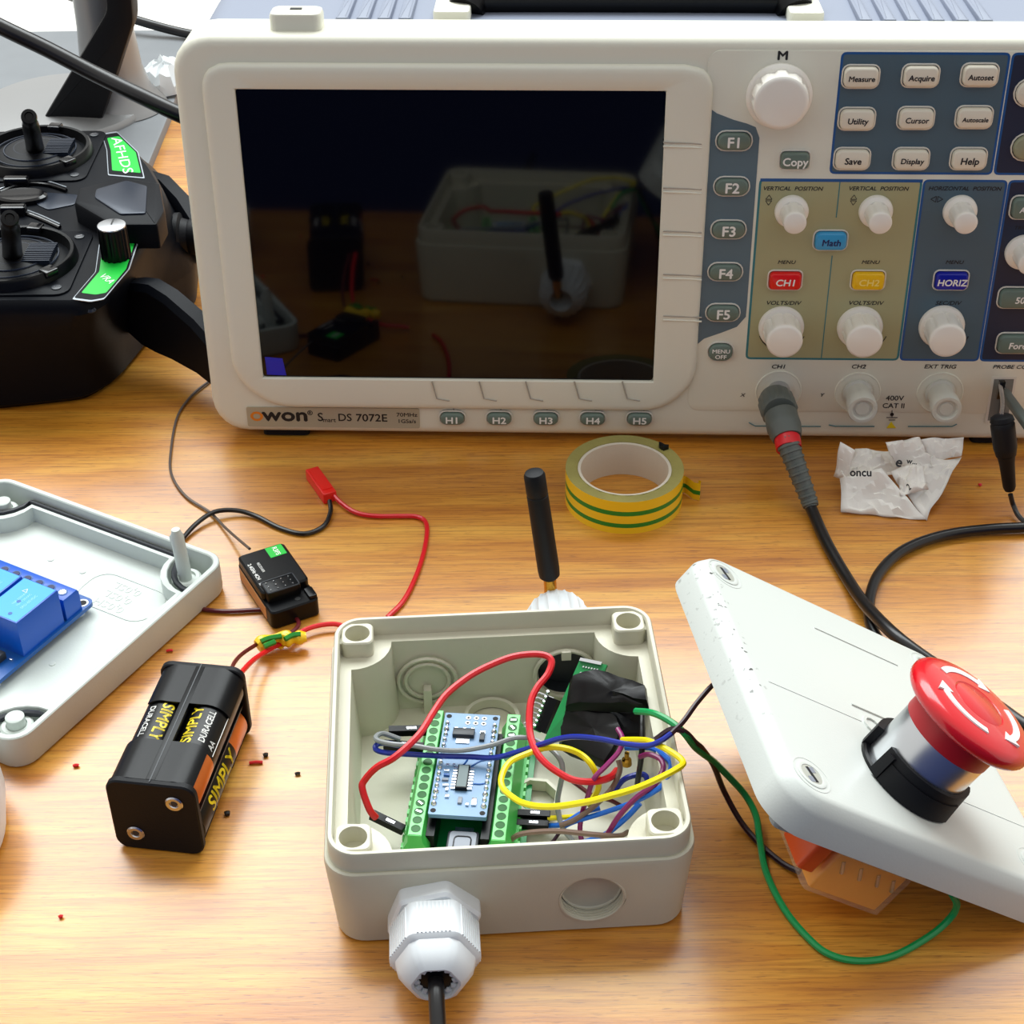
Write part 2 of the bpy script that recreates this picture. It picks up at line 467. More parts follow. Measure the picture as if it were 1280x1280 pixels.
# groove lines around the screen leading to the keys, darker beads paint their shade
mb = MB()
def bead(pts, w, r=.32, m=GROOVE_SHADE):
    mb.tube([(F(x, y, w)[0], -w, F(x, y, w)[1]) for x, y in pts], r, m, 6, smooth=False)
for y in (180, 237, 291, 345, 397):
    bead([(829, y - 2), (862, y - 1), (877, y)], 2.3); bead([(829, y + 3), (862, y + 4), (877, y + 5)], 2.3, .4, SHELL)
for x in (540, 599, 657, 718, 778):
    bead([(x, 477), (x + 6, 498), (x + 22, 501)], 2.5, .35); bead([(x + 22, 503), (x + 27, 505), (x + 27, 513)], .1, .35)
mb.build('shaded_groove_bead', scope)
# control panel and printed zones
mb = MB()
pn = rrect(345 - 201, 152, 5, 4, (345 + 201) / 2, 13.5 + 76)
mb.loft([(pn, -.2), (pn, .25), (shrink(pn, .35), .4)], SHELL, RX90); mb.build('control_panel', scope)
def zone(name, poly, m, w0=.4, w1=.5, edge=None, r=2.2):
    q = rounded(ccw(poly), r, 4); mb = MB()
    if edge:
        mb.loft([(q, w0), (q, w1 - .03)], edge, RX90); mb.loft([(shrink(q, .9), w0), (shrink(q, .9), w1)], m, RX90)
    else: mb.loft([(q, w0), (q, w1)], m, RX90)
    return mb.build(name, scope)
fs_ = [(201.6, 144.2), (205.5, 141.5), (212, 139), (217, 137.6), (220.5, 136.2), (222.2, 132), (222.4, 62), (222.3, 57), (219, 52.5), (213, 49.8), (206, 47), (202.0, 43)]
mb = MB(); q = ccw(fs_); mb.loft([(q, .4), (q, .5)], SLATE, RX90); mb.build('printed_zone', scope, label='slate blue printed strip behind the function keys')
zone('printed_zone', [(249.9, 165), (312, 165), (312, 117.8), (249.9, 117.8)], SLATE_H, edge=BLUE_EDGE)
zone('printed_zone', [(312.4, 165), (344, 165), (344, 117.8), (312.4, 117.8)], NAVY, edge=BLUE_EDGE)
zone('printed_zone', [(223.4, 115.8), (286, 115.8), (286, 37.8), (223.4, 37.8)], OLIVE, edge=TEAL)
zone('printed_zone', [(286.2, 115.8), (318.5, 115.8), (318.5, 37.8), (286.2, 37.8)], SLATE_H, edge=BLUE_EDGE)
zone('printed_zone', [(318.7, 115.8), (344, 115.8), (344, 37.8), (318.7, 37.8)], NAVY, edge=BLUE_EDGE)
mb = MB()
mb.box(223.8, 286, 114.6, 115.8, .4, .54, BLUE_EDGE, RX90)
mb.box(254.2, 254.6, 100, 114.6, .4, .55, TEAL, RX90); mb.box(254.2, 254.6, 38, 84, .4, .55, TEAL, RX90)
mb.build('printed_zone', scope, label='thin teal divider lines on the olive zone')

def ft(s, px, py, cap, m=INK, w=.56, sx=1, bold=.018, shear=.12, parent=None, **k):
    bold = bold * 1.3
    u, v = F(px, py, w)
    return text(s, cap * (1.12 if cap < 2.5 else 1) / .66, m, parent or scope, TR(u, -w, v) @ RX90, bold=bold, shear=shear, sx=sx, **k)
def button(px, py, w, h, m, s, ink, cap, rad, hgt=2.6, rim=RIM, sx=1, shear=.1, oval=False, edge=False, name='push_button'):
    u, v = F(px, py, hgt)
    e = bpy.data.objects.new(name, None); COL.objects.link(e); e.parent = scope; e.location = (u * S, 0, v * S)
    mb = MB(); a = rrect(w + 1.7, h + 1.7, rad + .7, 4); b = rrect(w + .5, h + .5, rad, 4)
    mb.loft([(a, .4), (a, .9), (shrink(a, .35), 1.05), (b, .9), (b, .3)], rim, RX90, cap0=False, cap1=False); mb.build('key_rim', e)
    q = rrect(w, h, rad, 5); mb = MB()
    mb.loft([(q, .3), (q, hgt - .8), (shrink(q, .25), hgt - .3), (shrink(q, .8), hgt)], m, RX90); mb.build('key_cap', e)
    if s:
        lines = s.split('\n')
        for i, t in enumerate(lines):
            text(t, cap / .7, ink, e, TR(.1, -hgt - .08, (len(lines) - 1 - 2 * i) * cap * .75 - .4) @ RX90, bold=.026, shear=shear, sx=sx)
    return e
for s, x, y in (('F1', 918, 178), ('F2', 915, 235), ('F3', 911, 289), ('F4', 907, 342), ('F5', 904, 393)):
    button(x, y, 12.6, 6.6, BTN_G, s, INK_W, 4.0, 3.2, shear=0, sx=1.05)
button(901, 442, 9.6, 7.4, BTN_G, 'MENU\nOFF', INK_W, 1.7, 3.6, shear=0, sx=1.1)
button(994, 202, 10.6, 6.4, BTN_G, 'Copy', INK_W, 3.1, 1.6, shear=0)
for i, s in enumerate(('H1', 'H2', 'H3', 'H4', 'H5')):
    button(565 + 58.6 * i, 525 + .2 * i, 10, 5.4, BTN_G, s, INK_W, 3.0, 2.6, shear=0, sx=1.15)
for s, x, y, c in (('Measure', 1077, 98, 2.0), ('Acquire', 1152, 97, 2.1), ('Autoset', 1226, 96, 2.0), ('Utility', 1072, 151, 2.2), ('Cursor', 1146, 150, 2.1),
                ('Autoscale', 1219, 149, 1.7), ('Save', 1066, 201, 2.5), ('Display', 1140, 201, 2.1), ('Help', 1212, 201, 2.6)):
    button(x, y, 12.6, 7.6, BTN_W, s, INK, c, 2.2, 3.0)
button(1039, 303, 12.2, 7.2, BTN_C, 'Math', mat('navy_ink', (10, 26, 90), .5), 2.6, 2.0, 3.0)
button(982, 353, 12.4, 7.2, BTN_R, 'CH1', INK_W, 2.7, 1.6, 3.0, sx=1.1)
button(1086, 353, 12.4, 7.2, BTN_Y, 'CH2', mat('pale_yellow_ink', (252, 226, 120), .5), 2.7, 1.6, 3.0, sx=1.1)
button(1190, 353, 12.6, 7.2, BTN_B, 'HORIZ', INK_W, 2.7, 1.6, 3.0)
button(1279, 375, 18, 8, BTN_G, '50%', INK_W, 2.7, 2.2, 3.0)
button(1286, 432, 24, 8, BTN_G, 'Force Trig', INK_W, 2.7, 2.2, 3.0)
button(1289, 262, 14, 8.4, BTN_G, 'AUTO', INK_W, 2.2, 2.2, 3.0)
button(1288, 118, 10, 9.5, BTN_W, '', INK, 2, 4.7, 2.6, rim=RIM)
button(1284, 186, 10, 9.5, mat('olive_key', (150, 152, 124), .4), '', INK, 2, 4.7, 2.6, rim=RIM)
for s, x, y, c in (('VERTICAL  POSITION', 991, 236, 1.35), ('VERTICAL  POSITION', 1098, 236, 1.35), ('HORIZONTAL  POSITION', 1206, 236, 1.35), ('MENU', 983, 328, 1.25), ('MENU', 1088, 328, 1.25),
                ('MENU', 1193, 328, 1.25), ('VOLTS/DIV', 979, 379, 1.4), ('VOLTS/DIV', 1082, 379, 1.4), ('SEC/DIV', 1185, 379, 1.4), ('TRIG', 1276, 285, 1.2),
                ('CH1', 973, 458.5, 1.5), ('CH2', 1073, 458.5, 1.5), ('EXT TRIG', 1175, 458.5, 1.5), ('X', 928, 494, 1.3), ('Y', 1027, 494, 1.3)):
    ft(s, x, y, c, sx=1.06 if 'POS' in s else 1.2, bold=.016, shear=.2)
ft('PROBE COMP', 1268, 459, 1.4, sx=1.22, shear=.2, bold=.012)
ft('M', 978.5, 70, 3, sx=1.2, shear=0, bold=.03)
ft('400V', 1118.5, 498, 1.9, sx=1.1, shear=0, bold=.01); ft('CAT II', 1117, 507.5, 1.9, sx=1.05, shear=0, bold=.01)
mb = MB()
mb.slab(FL([(1108, 535), (1120, 535), (1114, 527)], .5), .5, .58, YELLOWINK, RX90)
for a, b in (((1108, 522), (1122, 522)), ((1111, 525), (1119, 525)), ((1115, 513), (1115, 522))):
    mb.tube([(F(*q, .5)[0], -.52, F(*q, .5)[1]) for q in (a, b)], .16, INK, 5, smooth=False)
mb.slab(circ(.8, 10, *F(1115, 518, .5)), .5, .58, INK, RX90)
for cx_, cy_, hz in ((961, 250, 0), (1067, 250, 0), (1171, 249, 1)):      # little double arrows beside the position knobs
    u, v = F(cx_, cy_, .5); d = 2.1; s_ = 1.2
    for sg in (-1, 1):
        p = [(u - s_, v + sg * .3), (u + s_, v + sg * .3), (u, v + sg * d)] if not hz else [(u + sg * .3, v - s_), (u + sg * .3, v + s_), (u + sg * d * 1.1, v)]
        for i in range(3):
            a, b = p[i], p[(i + 1) % 3]; mb.tube([(a[0], -.55, a[1]), (b[0], -.55, b[1])], .13, INK, 4, smooth=False)
for x0, x1, x2 in ((938, 944, 1092),):
    pass
for pts in ([(936, 528), (944, 532.5), (1096, 533)], [(1135, 533), (1190, 533), (1196, 530)]):
    pts = pts[:2] + [(1026, 533)] if pts[0][0] == 936 else pts
    mb.tube([(F(x, y, .4)[0], -.5, F(x, y, .4)[1]) for x, y in pts], .22, TEAL, 5, smooth=False)
mb.tube([(F(x, y, .4)[0], -.5, F(x, y, .4)[1]) for x, y in [(1036, 531), (1044, 532.8), (1093, 533)]], .22, TEAL, 5, smooth=False)
for cx_, cy_ in ((978, 415), (1081, 415), (1184, 415)):                    # range arcs around the scale knobs
    u, v = F(cx_, cy_ - 4, .5)
    for a0, a1 in ((200, 250), (290, 340)):
        mb.tube([(u + 9.6 * math.cos(math.radians(a)), -.56, v + 9.6 * math.sin(math.radians(a))) for a in range(a0, a1 + 1, 10)], .2, INK, 4, smooth=False)
mb.build('lettering', scope)
# name plate
u0, v0 = F(310, 532, .4); u1, v1 = F(524, 512, .4)
mb = MB(); mb.slab(rrect(u1 - u0, v1 - v0 + .8, .8, 3, (u0 + u1) / 2, (v0 + v1) / 2), 0, .45, PLATE, RX90); plate = mb.build('name_plate', scope)
PK = dict(shear=0, parent=plate)
ft('O', 321, 521, 3.9, INK_O, .5, sx=1.15, bold=.035, **PK)
ft('won', 356.5, 519.2, 5.6, INK, .5, sx=1.3, bold=.03, **PK)
ft('®', 387.5, 516.5, 1.8, INK, .5, **PK)
ft('S', 400.5, 521.8, 3.7, INK, .5, bold=.012, **PK)
ft('mart', 411.5, 525.2, 1.7, INK, .5, bold=.012, **PK)
ft('DS', 431, 522.3, 3.3, INK, .5, bold=.012, **PK)
ft('7072E', 464.5, 522.8, 3.3, INK, .5, bold=.014, sx=1.08, **PK)
ft('70MHz', 508.5, 518.8, 1.5, INK, .5, sx=1.2, bold=.014, **PK)
ft('1GSa/s', 508.5, 526.8, 1.5, INK, .5, sx=1.12, bold=.014, **PK)

def knob(px, py, r0, r1, h, name='rotary_knob', grooves=8, skirt=True):
    u, v = F(px, py, 0)
    e = bpy.data.objects.new(name, None); COL.objects.link(e); e.parent = scope; e.location = (u * S, 0, v * S)
    mb = MB(); mb.lathe([(r0, .4), (r0, 1.6), (r0 * .96, 2.2), (r0 * .8, 2.8), (r1 * 1.05, 3.1)], KNOB, RX90, 40, cap0=False); mb.build('skirt', e)
    n = 48; rings = []
    for z, k, gr in ((2.4, 1.0, 0), (3.2, 1.0, .13), (h * .72, .97, .10), (h * .84, .96, .03), (h - .9, .95, 0), (h - .35, .90, 0), (h, .78, 0)):
        rings.append(([(r1 * k * (1 - gr * max(0, math.cos(grooves * (2 * PI * i / n) )) ** 3) * math.cos(2 * PI * i / n), r1 * k * (1 - gr * max(0, math.cos(grooves * (2 * PI * i / n))) ** 3) * math.sin(2 * PI * i / n)) for i in range(n)], z))
    mb = MB(); mb.loft(rings, KNOB, RX90, cap0=False); mb.build('knob_cap', e)
    return e
def knob_at_tip(tx, ty, r0, r1, h, **k):
    """place a knob so that its end face centres on the measured pixel"""
    u, v = F(tx, ty, h); e = knob(0, 0, r0, r1, h, **k); e.location = (u * S, 0, v * S); return e
knob_at_tip(977, 130, 12.4, 10.6, 10, grooves=10)
for x, y in ((994, 280), (1101, 280), (1208, 280)): knob_at_tip(x, y, 6.6, 4.7, 13.5, grooves=6)
for x, y in ((981, 428), (1081, 428), (1185, 427)): knob_at_tip(x, y, 9.2, 7.6, 14.5, grooves=8)
knob_at_tip(1288, 331, 7.2, 4.8, 13, grooves=6)
# sockets along the bottom
def socket(px, py, cap):
    u, v = F(px, py, .5)
    e = bpy.data.objects.new('input_socket', None); COL.objects.link(e); e.parent = scope; e.location = (u * S, 0, v * S)
    mb = MB(); a = circ(9.6, 40)
    mb.loft([(a, .4), (a, .75), (circ(9.2, 40), .9), (circ(8.9, 40), .55), (circ(6.8, 40), .45)], SHELL, RX90, cap0=False, cap1=False); mb.build('socket_ring', e)
    if cap:
        mb = MB(); mb.lathe([(6.2, .3), (6.2, 1.5), (5.3, 2), (5.3, 9), (6.0, 9.3), (6.2, 14.6), (5.8, 15.4), (4.6, 15.4), (4.2, 15.1), (4.0, 14.2), (3.0, 14.2), (2.7, 14.6)], SOFTCAP, RX90, 32)
        mb.build('dust_cap', e, label='milky soft plastic dust cap')
    else:
        mb = MB(); mb.lathe([(4.8, .3), (4.8, 10), (4.2, 10.5)], STEEL, RX90, 28); mb.build('metal_barrel', e)
    return e
socket(973, 489, 0); socket(1072, 491, 1); socket(1175, 491, 1)
# probe compensation window
mb = MB(); q = FL([(1240, 471), (1271, 471), (1262, 528), (1231, 528)], .4); mb.slab(q, .3, .5, RIM, RX90); mb.slab(shrink(q, 1), .45, .56, mat('recess_grey', (120, 122, 118), .5), RX90); mb.build('probe_terminal', scope)
mb = MB(); mb.box(-.8, .8, -8, 6, .5, 3.5, STEEL, TR(*(lambda q: (q[0], 0, q[1]))(F(1252, 498, .5))) @ RX90, r=.4); mb.build('probe_terminal', scope)
# rear case, power key, handle, vents
mb = MB()
ri = rrect(UW - 8, VH - 13, 12, 6, UW / 2, VH / 2 + 3.5)
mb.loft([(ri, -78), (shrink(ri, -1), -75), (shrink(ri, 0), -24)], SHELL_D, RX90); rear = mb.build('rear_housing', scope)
def topbox(name, px0, px1, y0, y1, z0, z1, m, r=2, bev=1, label=None):
    mb = MB(); u0 = F(px0, 30)[0]; u1 = F(px1, 30)[0]
    mb.box(u0, u1, y0, y1, z0, z1, m, None, bev, r); return mb.build(name, scope, label=label)
topbox('power_button', 332, 398, 6, 18, 168, 176.5, SHELL, 3, 1.5, 'white rounded power key on the top edge')
mb = MB(); mb.box(36.6 + 8, 40 + 9, 11.5, 13.5, 176, 176.8, INK); mb.build('power_mark', scope)
def vent(px0, px1, n, y0):
    u0 = F(px0, 15)[0]; u1 = F(px1, 15)[0]
    for i in range(n):
        x = u0 + (u1 - u0) * (i + .5) / n; mb = MB()
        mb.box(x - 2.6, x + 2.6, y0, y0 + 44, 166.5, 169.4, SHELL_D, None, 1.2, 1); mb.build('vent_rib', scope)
vent(400, 510, 4, 27); vent(1085, 1275, 6, 27)
topbox('handle_mount', 534, 582, 26, 46, 166, 172, SHELL, 2, 1); topbox('handle_mount', 998, 1044, 26, 46, 166, 172, SHELL, 2, 1)
mb = MB()
ua, ub = F(560, 15)[0] + 4, F(1020, 15)[0] - 2
mb.tube([(ua, 40, 168), (ua + 2, 44, 171), (ua + 8, 47, 172), (ub - 8, 47, 172), (ub - 2, 44, 171), (ub, 40, 168)], 7.5, BLACK, 14, 5); mb.build('carry_handle', scope, label='black folded carry handle')
for u in (30, UW - 30):
    mb = MB(); mb.box(u - 10, u + 10, 4, 15, -3.1, 1, BLACKM, None, 0, 2); mb.build('foot', scope)
for u in (30, UW - 30):
    mb = MB(); mb.box(u - 10, u + 10, 55, 70, .5, 10.5, BLACKM, None, 0, 2); mb.build('foot', scope)

# ------------------------------------------------------------------ junction box
XB = TR(-4.04, 373.94, 0) @ ROT(3.23)
XBI = XB.inverted()
jb = thing('junction_box', 'open square grey junction box holding the wired circuit boards', 'enclosure', XB)
def loc(p, XI): return XI @ Vector(p)
mb = MB(); K = 8
base0 = rrect(104, 104, 9, K); base1 = rrect(108, 108, 9.5, K)
o2 = rrect(105.2, 105.2, 8.8, K); o2i = rrect(101.6, 101.6, 7.2, K)
mb.loft([(shrink(base0, 2), 0), (base0, 1.2), (base1, 30), (shrink(base1, .3), 31.3), (shrink(base1, 1.0), 31.6), (o2, 31.4), (o2, 38.2), (shrink(o2, .4), 38.8), (shrink(o2i, -.4), 38.8), (o2i, 38.2), (o2i, 32)], ABS, cap1=False)
# ledge + cavity: bridge from the ledge ring to the notched outline of the same vertex count
nt_ = notch(47.2, 13.2, K)
mb.loft([(o2i, 32), (nt_, 32)], ABS, cap0=False, cap1=False)
nf = [(x * .965, y * .965) for x, y in nt_]
mb.loft([(nt_, 32), (nf, 3.0)], ABS, cap0=False, cap1=True)
shell = mb.build('box_shell', jb)
bm = bmesh.new(); bm.from_mesh(shell.data); bmesh.ops.remove_doubles(bm, verts=bm.verts, dist=1e-6); bmesh.ops.recalc_face_normals(bm, faces=bm.faces); bm.to_mesh(shell.data); bm.free()
def yc(x, z, y0, y1, r, m=ABS, n=40): c = MB(); c.lathe([(r, 0), (r, y1 - y0)], m, TR(x, y0, z) @ Matrix.Rotation(-PI / 2, 4, 'X'), n); return c
# real holes: threaded side entry at the front, open entry at the back
try:
    shell_parent = shell.parent; shell.parent = None
    c = yc(23.5, 15.4, -70, -48.4, 10.0); cut(shell, c)
    c = yc(24.3, 15.7, 40, 70, 9.3); cut(shell, c)
    shell.parent = shell_parent
except Exception as e: print('cut', e)
RXm = Matrix.Rotation(-PI / 2, 4, 'X')     # z -> +y
mb = MB()
mb.lathe([(8.9, 4.9), (8.9, 5.4), (8.3, 6.2), (4, 6.9), (.1, 7.0)], ABS, TR(23.5, -54.2, 15.4) @ RXm, 40, cap0=False)
pts = []
for k in range(0, 181):
    a = 2 * PI * k / 36; pts.append((23.5 + 9.6 * math.cos(a), -53.2 + 4.4 * k / 180, 15.4 + 9.7 * math.sin(a)))
mb.tube(pts, .45, ABS, 6, smooth=False)
mb.build('threaded_entry', jb)
dk = MB(); dk.lathe([(9.2, 5.2), (9.2, 5.6)], CHIP, TR(24.3, 46.2, 15.7) @ RXm, 36); dk.lathe([(9.2, 0), (9.2, 5.2)], CHIP, TR(24.3, 46.2, 15.7) @ RXm, 36, cap0=False, cap1=False); dk.build('bore_shade', jb, label='dark bore of the back entry')  # dark disc and sleeve paint the shade inside the white gland
for (x, z, y0, d) in ((-22.7, 15.6, 45.5, -1),):
    mb = MB()
    for r in (7.4, 9.8): mb.tube([(x + r * math.cos(a / 12 * PI), 45.2, z + r * math.sin(a / 12 * PI)) for a in range(25)], .7, ABS, 6, smooth=False)
    mb.build('knockout_ring', jb)
mb = MB(); mb.tube([(24.3 + 10.4 * math.cos(a / 12 * PI), 45.2, 15.7 + 10.4 * math.sin(a / 12 * PI)) for a in range(25)], .8, ABS, 6, smooth=False)
mb.box(22.8, 26, 43.8, 46, 23, 26.5, ABS, None, .4)
mb.build('knockout_ring', jb)
mb = MB(); mb.box(-24.2, -21.4, 42.4, 46, 3, 13.5, ABS, None, .6); mb.build('inner_rib', jb)
mb = MB(); q = circ(9.5, 30); mb.loft([(q, 2.8), (q, 7), (circ(8.2, 30), 7), (circ(8.2, 30), 3.4)], ABS, TR(-1.5, 35.5, 0), cap0=False, cap1=False); mb.build('inner_boss', jb)
mb = MB(); q = circ(8, 8, a0=.2); mb.loft([(q, 2.8), (q, 8), (circ(6.8, 8, a0=.2), 8), (circ(6.8, 8, a0=.2), 3.4)], ABS, TR(10.5, -3, 0), cap0=False, cap1=False); mb.build('inner_boss', jb)
for qx in (-1, 1):
    for qy in (-1, 1):
        mb = MB(); q = densify(rrect(10.4, 10.4, 2.2, 4), .8); h_ = [(4.1 * math.cos(math.atan2(y, x)), 4.1 * math.sin(math.atan2(y, x))) for x, y in q]
        X = TR(qx * 45, qy * 45, 0)
        mb.loft([(q, 31.9), (q, 37.7), (shrink(q, .4), 38.2), (h_, 38.2), (h_, 24)], ABS, X, cap0=False)
        mb.box(-1.1, 1.1, min(5 * qy, 6.6 * qy), max(5 * qy, 6.6 * qy), 31.9, 36.5, ABS, X, 0)
        mb.box(5 if qx > 0 else -6.4, 6.4 if qx > 0 else -5, -3, 1, 31.9, 36.5, ABS, X)
        p = mb.build('screw_post', jb)
# front cable gland
XG = TR(-22.9, -53.4, 14.4) @ Matrix.Rotation(PI / 2, 4, 'X')   # z -> -y
def hexo(r, a0=0, n=6, rr=1.5): return rounded(circ(r, n, a0=a0), rr, 3)
def gland(parent, X, name='cable_gland'):
    e = bpy.data.objects.new(name, None); COL.objects.link(e); e.parent = parent
    mb = MB(); h1 = hexo(14.2, math.radians(12)); mb.loft([(h1, -.5), (h1, 4.6), (shrink(h1, .8), 5.6)], GLAND, X); mb.build('hex_base', e)
    mb = MB(); h2 = hexo(13.6, math.radians(0), rr=2.2)
    n2 = len(h2); c1 = [(11.9 * math.cos(math.atan2(y, x)), 11.9 * math.sin(math.atan2(y, x))) for x, y in h2]
    cc = lambda r: [(r * math.cos(math.atan2(y, x)), r * math.sin(math.atan2(y, x))) for x, y in h2]
    mb.loft([(shrink(h2, .5), 5.6), (h2, 6.2), (h2, 17.5), (shrink(h2, .9), 18.6), (cc(11.4), 18.8), (cc(10.6), 22.2), (cc(8.8), 25), (cc(6.9), 26.4), (cc(6.2), 26.2), (cc(6.2), 22)], GLAND, X, cap1=False)
    nut = mb.build('gland_nut', e)
    # grip ridges on the six faces of the nut
    mb = MB()
    for f in range(6):
        am = math.radians(60 * f + 30); ap = 13.6 * math.cos(PI / 6)
        for k in range(-4, 5):
            X2 = X @ Matrix.Rotation(am, 4, 'Z') @ TR(ap, k * 1.12, 0)
            mb.box(-.1, .32, -.3, .3, 6.6, 17.4, GLAND, X2)
    mb.build('grip_ridges', e)['kind'] = 'stuff'
    mb = MB()
    for k in range(14):
        a = 2 * PI * k / 14; X2 = X @ Matrix.Rotation(a, 4, 'Z') @ TR(5.4, 0, 0) @ Matrix.Rotation(math.radians(24), 4, 'Z')
        mb.box(-.8, .8, -.75, .75, 21, 25.4, GLAND, X2, .3)
    mb.build('clamp_fingers', e)['kind'] = 'stuff'
    mb = MB(); mb.lathe([(4.8, 20), (4.8, 24.6), (2.5, 24.9)], BLACK, X, 24); mb.build('rubber_seal', e)
    return e
gland(jb, XG)
# back gland with antenna
XG2 = TR(24.0, 53.6, 15.7) @ RXm
e = bpy.data.objects.new('cable_gland', None); COL.objects.link(e); e.parent = jb; e['label'] = 'white gland at the back with the antenna in it'
mb = MB(); h1 = hexo(13.2, .1); mb.loft([(h1, -.5), (h1, 5), (shrink(h1, .6), 5.6)], GLAND, XG2); mb.build('hex_base', e)
n = 80; fl = lambda r, d: [((r + d * max(0, math.cos(20 * 2 * PI * k / n))) * math.cos(2 * PI * k / n), (r + d * max(0, math.cos(20 * 2 * PI * k / n))) * math.sin(2 * PI * k / n)) for k in range(n)]
mb = MB(); mb.loft([(fl(11, 0), 5.6), (fl(11.4, .5), 6.2), (fl(11.2, .8), 17), (fl(10.6, .8), 22), (fl(9, .6), 26), (fl(5.6, 0), 28.4), (fl(4.8, 0), 24)], GLAND, XG2); mb.build('gland_nut', e)
mb = MB()
A0 = Vector((22.3, 78.5, 17.5)); A1 = Vector((21.9, 83.5, 28)); A2 = Vector((16.4, 86, 72.5))
mb.tube([(22.6, 74, 16), A0, (22.1, 81, 22), A1], 2.3, GOLD, 14, 4)
mb.build('antenna_connector', e, label='brass connector')
d = (A2 - A1).normalized()
q = d.to_track_quat('Z', 'Y').to_matrix().to_4x4(); q.translation = A1 - d * 1
Ln = (A2 - A1).length
mb = MB(); mb.lathe([(2.4, 0), (3.7, 1.5), (3.9, 4), (3.75, Ln - 10), (3.75, Ln - 9.4), (3.5, Ln - 9.2), (3.6, Ln - 8.6), (3.75, Ln - 8.2), (3.7, Ln - 1.2), (3.2, Ln - .2), (1.6, Ln + .2)], BLACKM, q, 28)
mb.build('antenna_whip', e, label='stubby black whip antenna')
# cable out of the front gland
c0 = XB @ Vector((-22.9, -74, 14.4))
mb = MB(); mb.tube([c0, XB @ Vector((-22.9, -84, 13.6)), XB @ Vector((-22.6, -100, 8)), XB @ Vector((-22.2, -120, 3.2)), XB @ Vector((-22, -150, 2.6)), XB @ Vector((-22, -200, 2.6))], 2.3, W['black'], 14, 6)
tag(mb.build('cable'), 'thick black cable leaving the front gland of the junction box', 'cable')

# ---- screw terminal carrier board
XT = XB @ TR(-10.2, -2.8, 4.5) @ ROT(-8.6)
tb = thing('screw_terminal_board', 'green carrier board with two rows of green screw terminals inside the open box', 'circuit board', XT)
mb = MB(); mb.box(-19, 19, -30, 30, 0, 1.6, PCBG, None, 0, 1); mb.build('board', tb)
rowL, rowR = -13.8, 11.6
def term_row(x, n=15):
    e = bpy.data.objects.new('terminal_block', None); COL.objects.link(e); e.parent = tb
    pitch = 3.55; L = n * pitch; y0 = -L / 2 - 1; y1 = L / 2 + 1
    prof = [(-4, 0), (4, 0), (4, 6.5), (2.3, 10), (2.1, 13), (-2.1, 13), (-2.3, 10), (-4, 6.5)]
    mb = MB(); mb.loft([[(x + a, y0, 1.6 + b) for a, b in prof], [(x + a, y1, 1.6 + b) for a, b in prof]], TERM)
    mb.box(x - 1.95, x + 1.95, y0 + .3, y1 - .3, 14.5, 14.75, TERMT)
    mb.build('block_body', e)
    for i in range(n):
        y = -L / 2 + pitch * (i + .5)
        mb = MB(); mb.lathe([(1.5, 14.7), (1.5, 14.85), (1.25, 14.84), (1.25, 14.78)], DKGREEN, TR(x, y, 0), 14); mb.build('screw_hole', e)
        if i in ((2, 3) if x < 0 else (13, 14, 12)):
            mb = MB(); mb.box(-.9, .9, -.35, .35, 14.78, 15.0, SOLDER, TR(x, y, 0) @ ROT(random.uniform(-60, 60))); mb.build('terminal_screw', e)
    mb = MB(); mb.box(x - (4.9 if x < 0 else -3.9), x + (-3.9 if x < 0 else 4.9), y0, y1, 1.6, 3.6, TERM)
    for i in range(n):
        y = -L / 2 + pitch * (i + .5); mb.box(x - (5.6 if x < 0 else -4.4), x + (-4.4 if x < 0 else 5.6), y - 1, y + 1, 1.6, 3.2, TERMT)
    mb.build('wire_entry_strip', e)['kind'] = 'stuff'
    return e
term_row(rowL); term_row(rowR)
for x in (-9.8, 7.0):
    mb = MB(); mb.box(x - 1.3, x + 1.3, -24, 22, 1.6, 11, BLACK); mb.build('pin_socket', tb)
mb = MB(); mb.box(-4.6, 5.2, -31.5, -20, 1.6, 10, CHIP, None, .6, 1)
mb.box(-3.8, 4.4, -31.1, -20.8, 10, 10.3, GREYB, None, 0, 1)
mb.tube([(x, y, 10.4) for x, y in rrect(5.2, 7.2, 1.2, 3, .3, -26.4) + [rrect(5.2, 7.2, 1.2, 3, .3, -26.4)[0]]], .22, INK, 5, smooth=False)
mb.box(-2.6, 3.2, -20.4, -18.4, 7, 9.6, SOLDER); mb.build('power_jack', tb, label='grey-topped block with a metal tab')
# ---- microcontroller board plugged on the carrier
XN = XT @ TR(-1.9, 4.0, 13.2)
nb_ = thing('microcontroller_board', 'small pale blue microcontroller board plugged between the green terminal rows', 'circuit board', XN)
mb = MB(); mb.box(-9, 9, -22.6, 22.6, 0, 1.6, PCBN, None, 0, .4); mb.build('board', nb_)
for x in (-9.6, 9.6): pass
for sgn in (-1, 1):
    for i in range(15):
        y = -18.2 + i * 2.54; r = 1.05 if i in (0, 2, 13) else .85
        mb = MB(); mb.lathe([(r, 1.6), (r * .9, 1.9), (.45, 2.6), (.3, 2.7)], SOLDER, TR(sgn * 7.7, y, 0), 10); mb.build('solder_joint', nb_)
mb = MB()
for sgn in (-1, 1):
    for yy in (-21, 21): mb.lathe([(.9, 1.6), (.9, 1.66)], HOLE, TR(sgn * 7.6, yy, 0), 12)
mb.build('mounting_hole', nb_)
for i in range(3):
    for j in range(2):
        mb = MB(); mb.lathe([(.85, 1.6), (.85, 1.75), (.4, 1.75), (.4, 1.6)], INK_W, TR(-1.2 + 2.6 * i, 20.6 - 2.4 * j, 0), 12); mb.build('solder_pad', nb_)
mb = MB(); mb.box(-5.4, 1.6, 11.2, 14.4, 1.6, 3.2, CHIP, None, .3); p = mb.build('voltage_regulator', nb_)
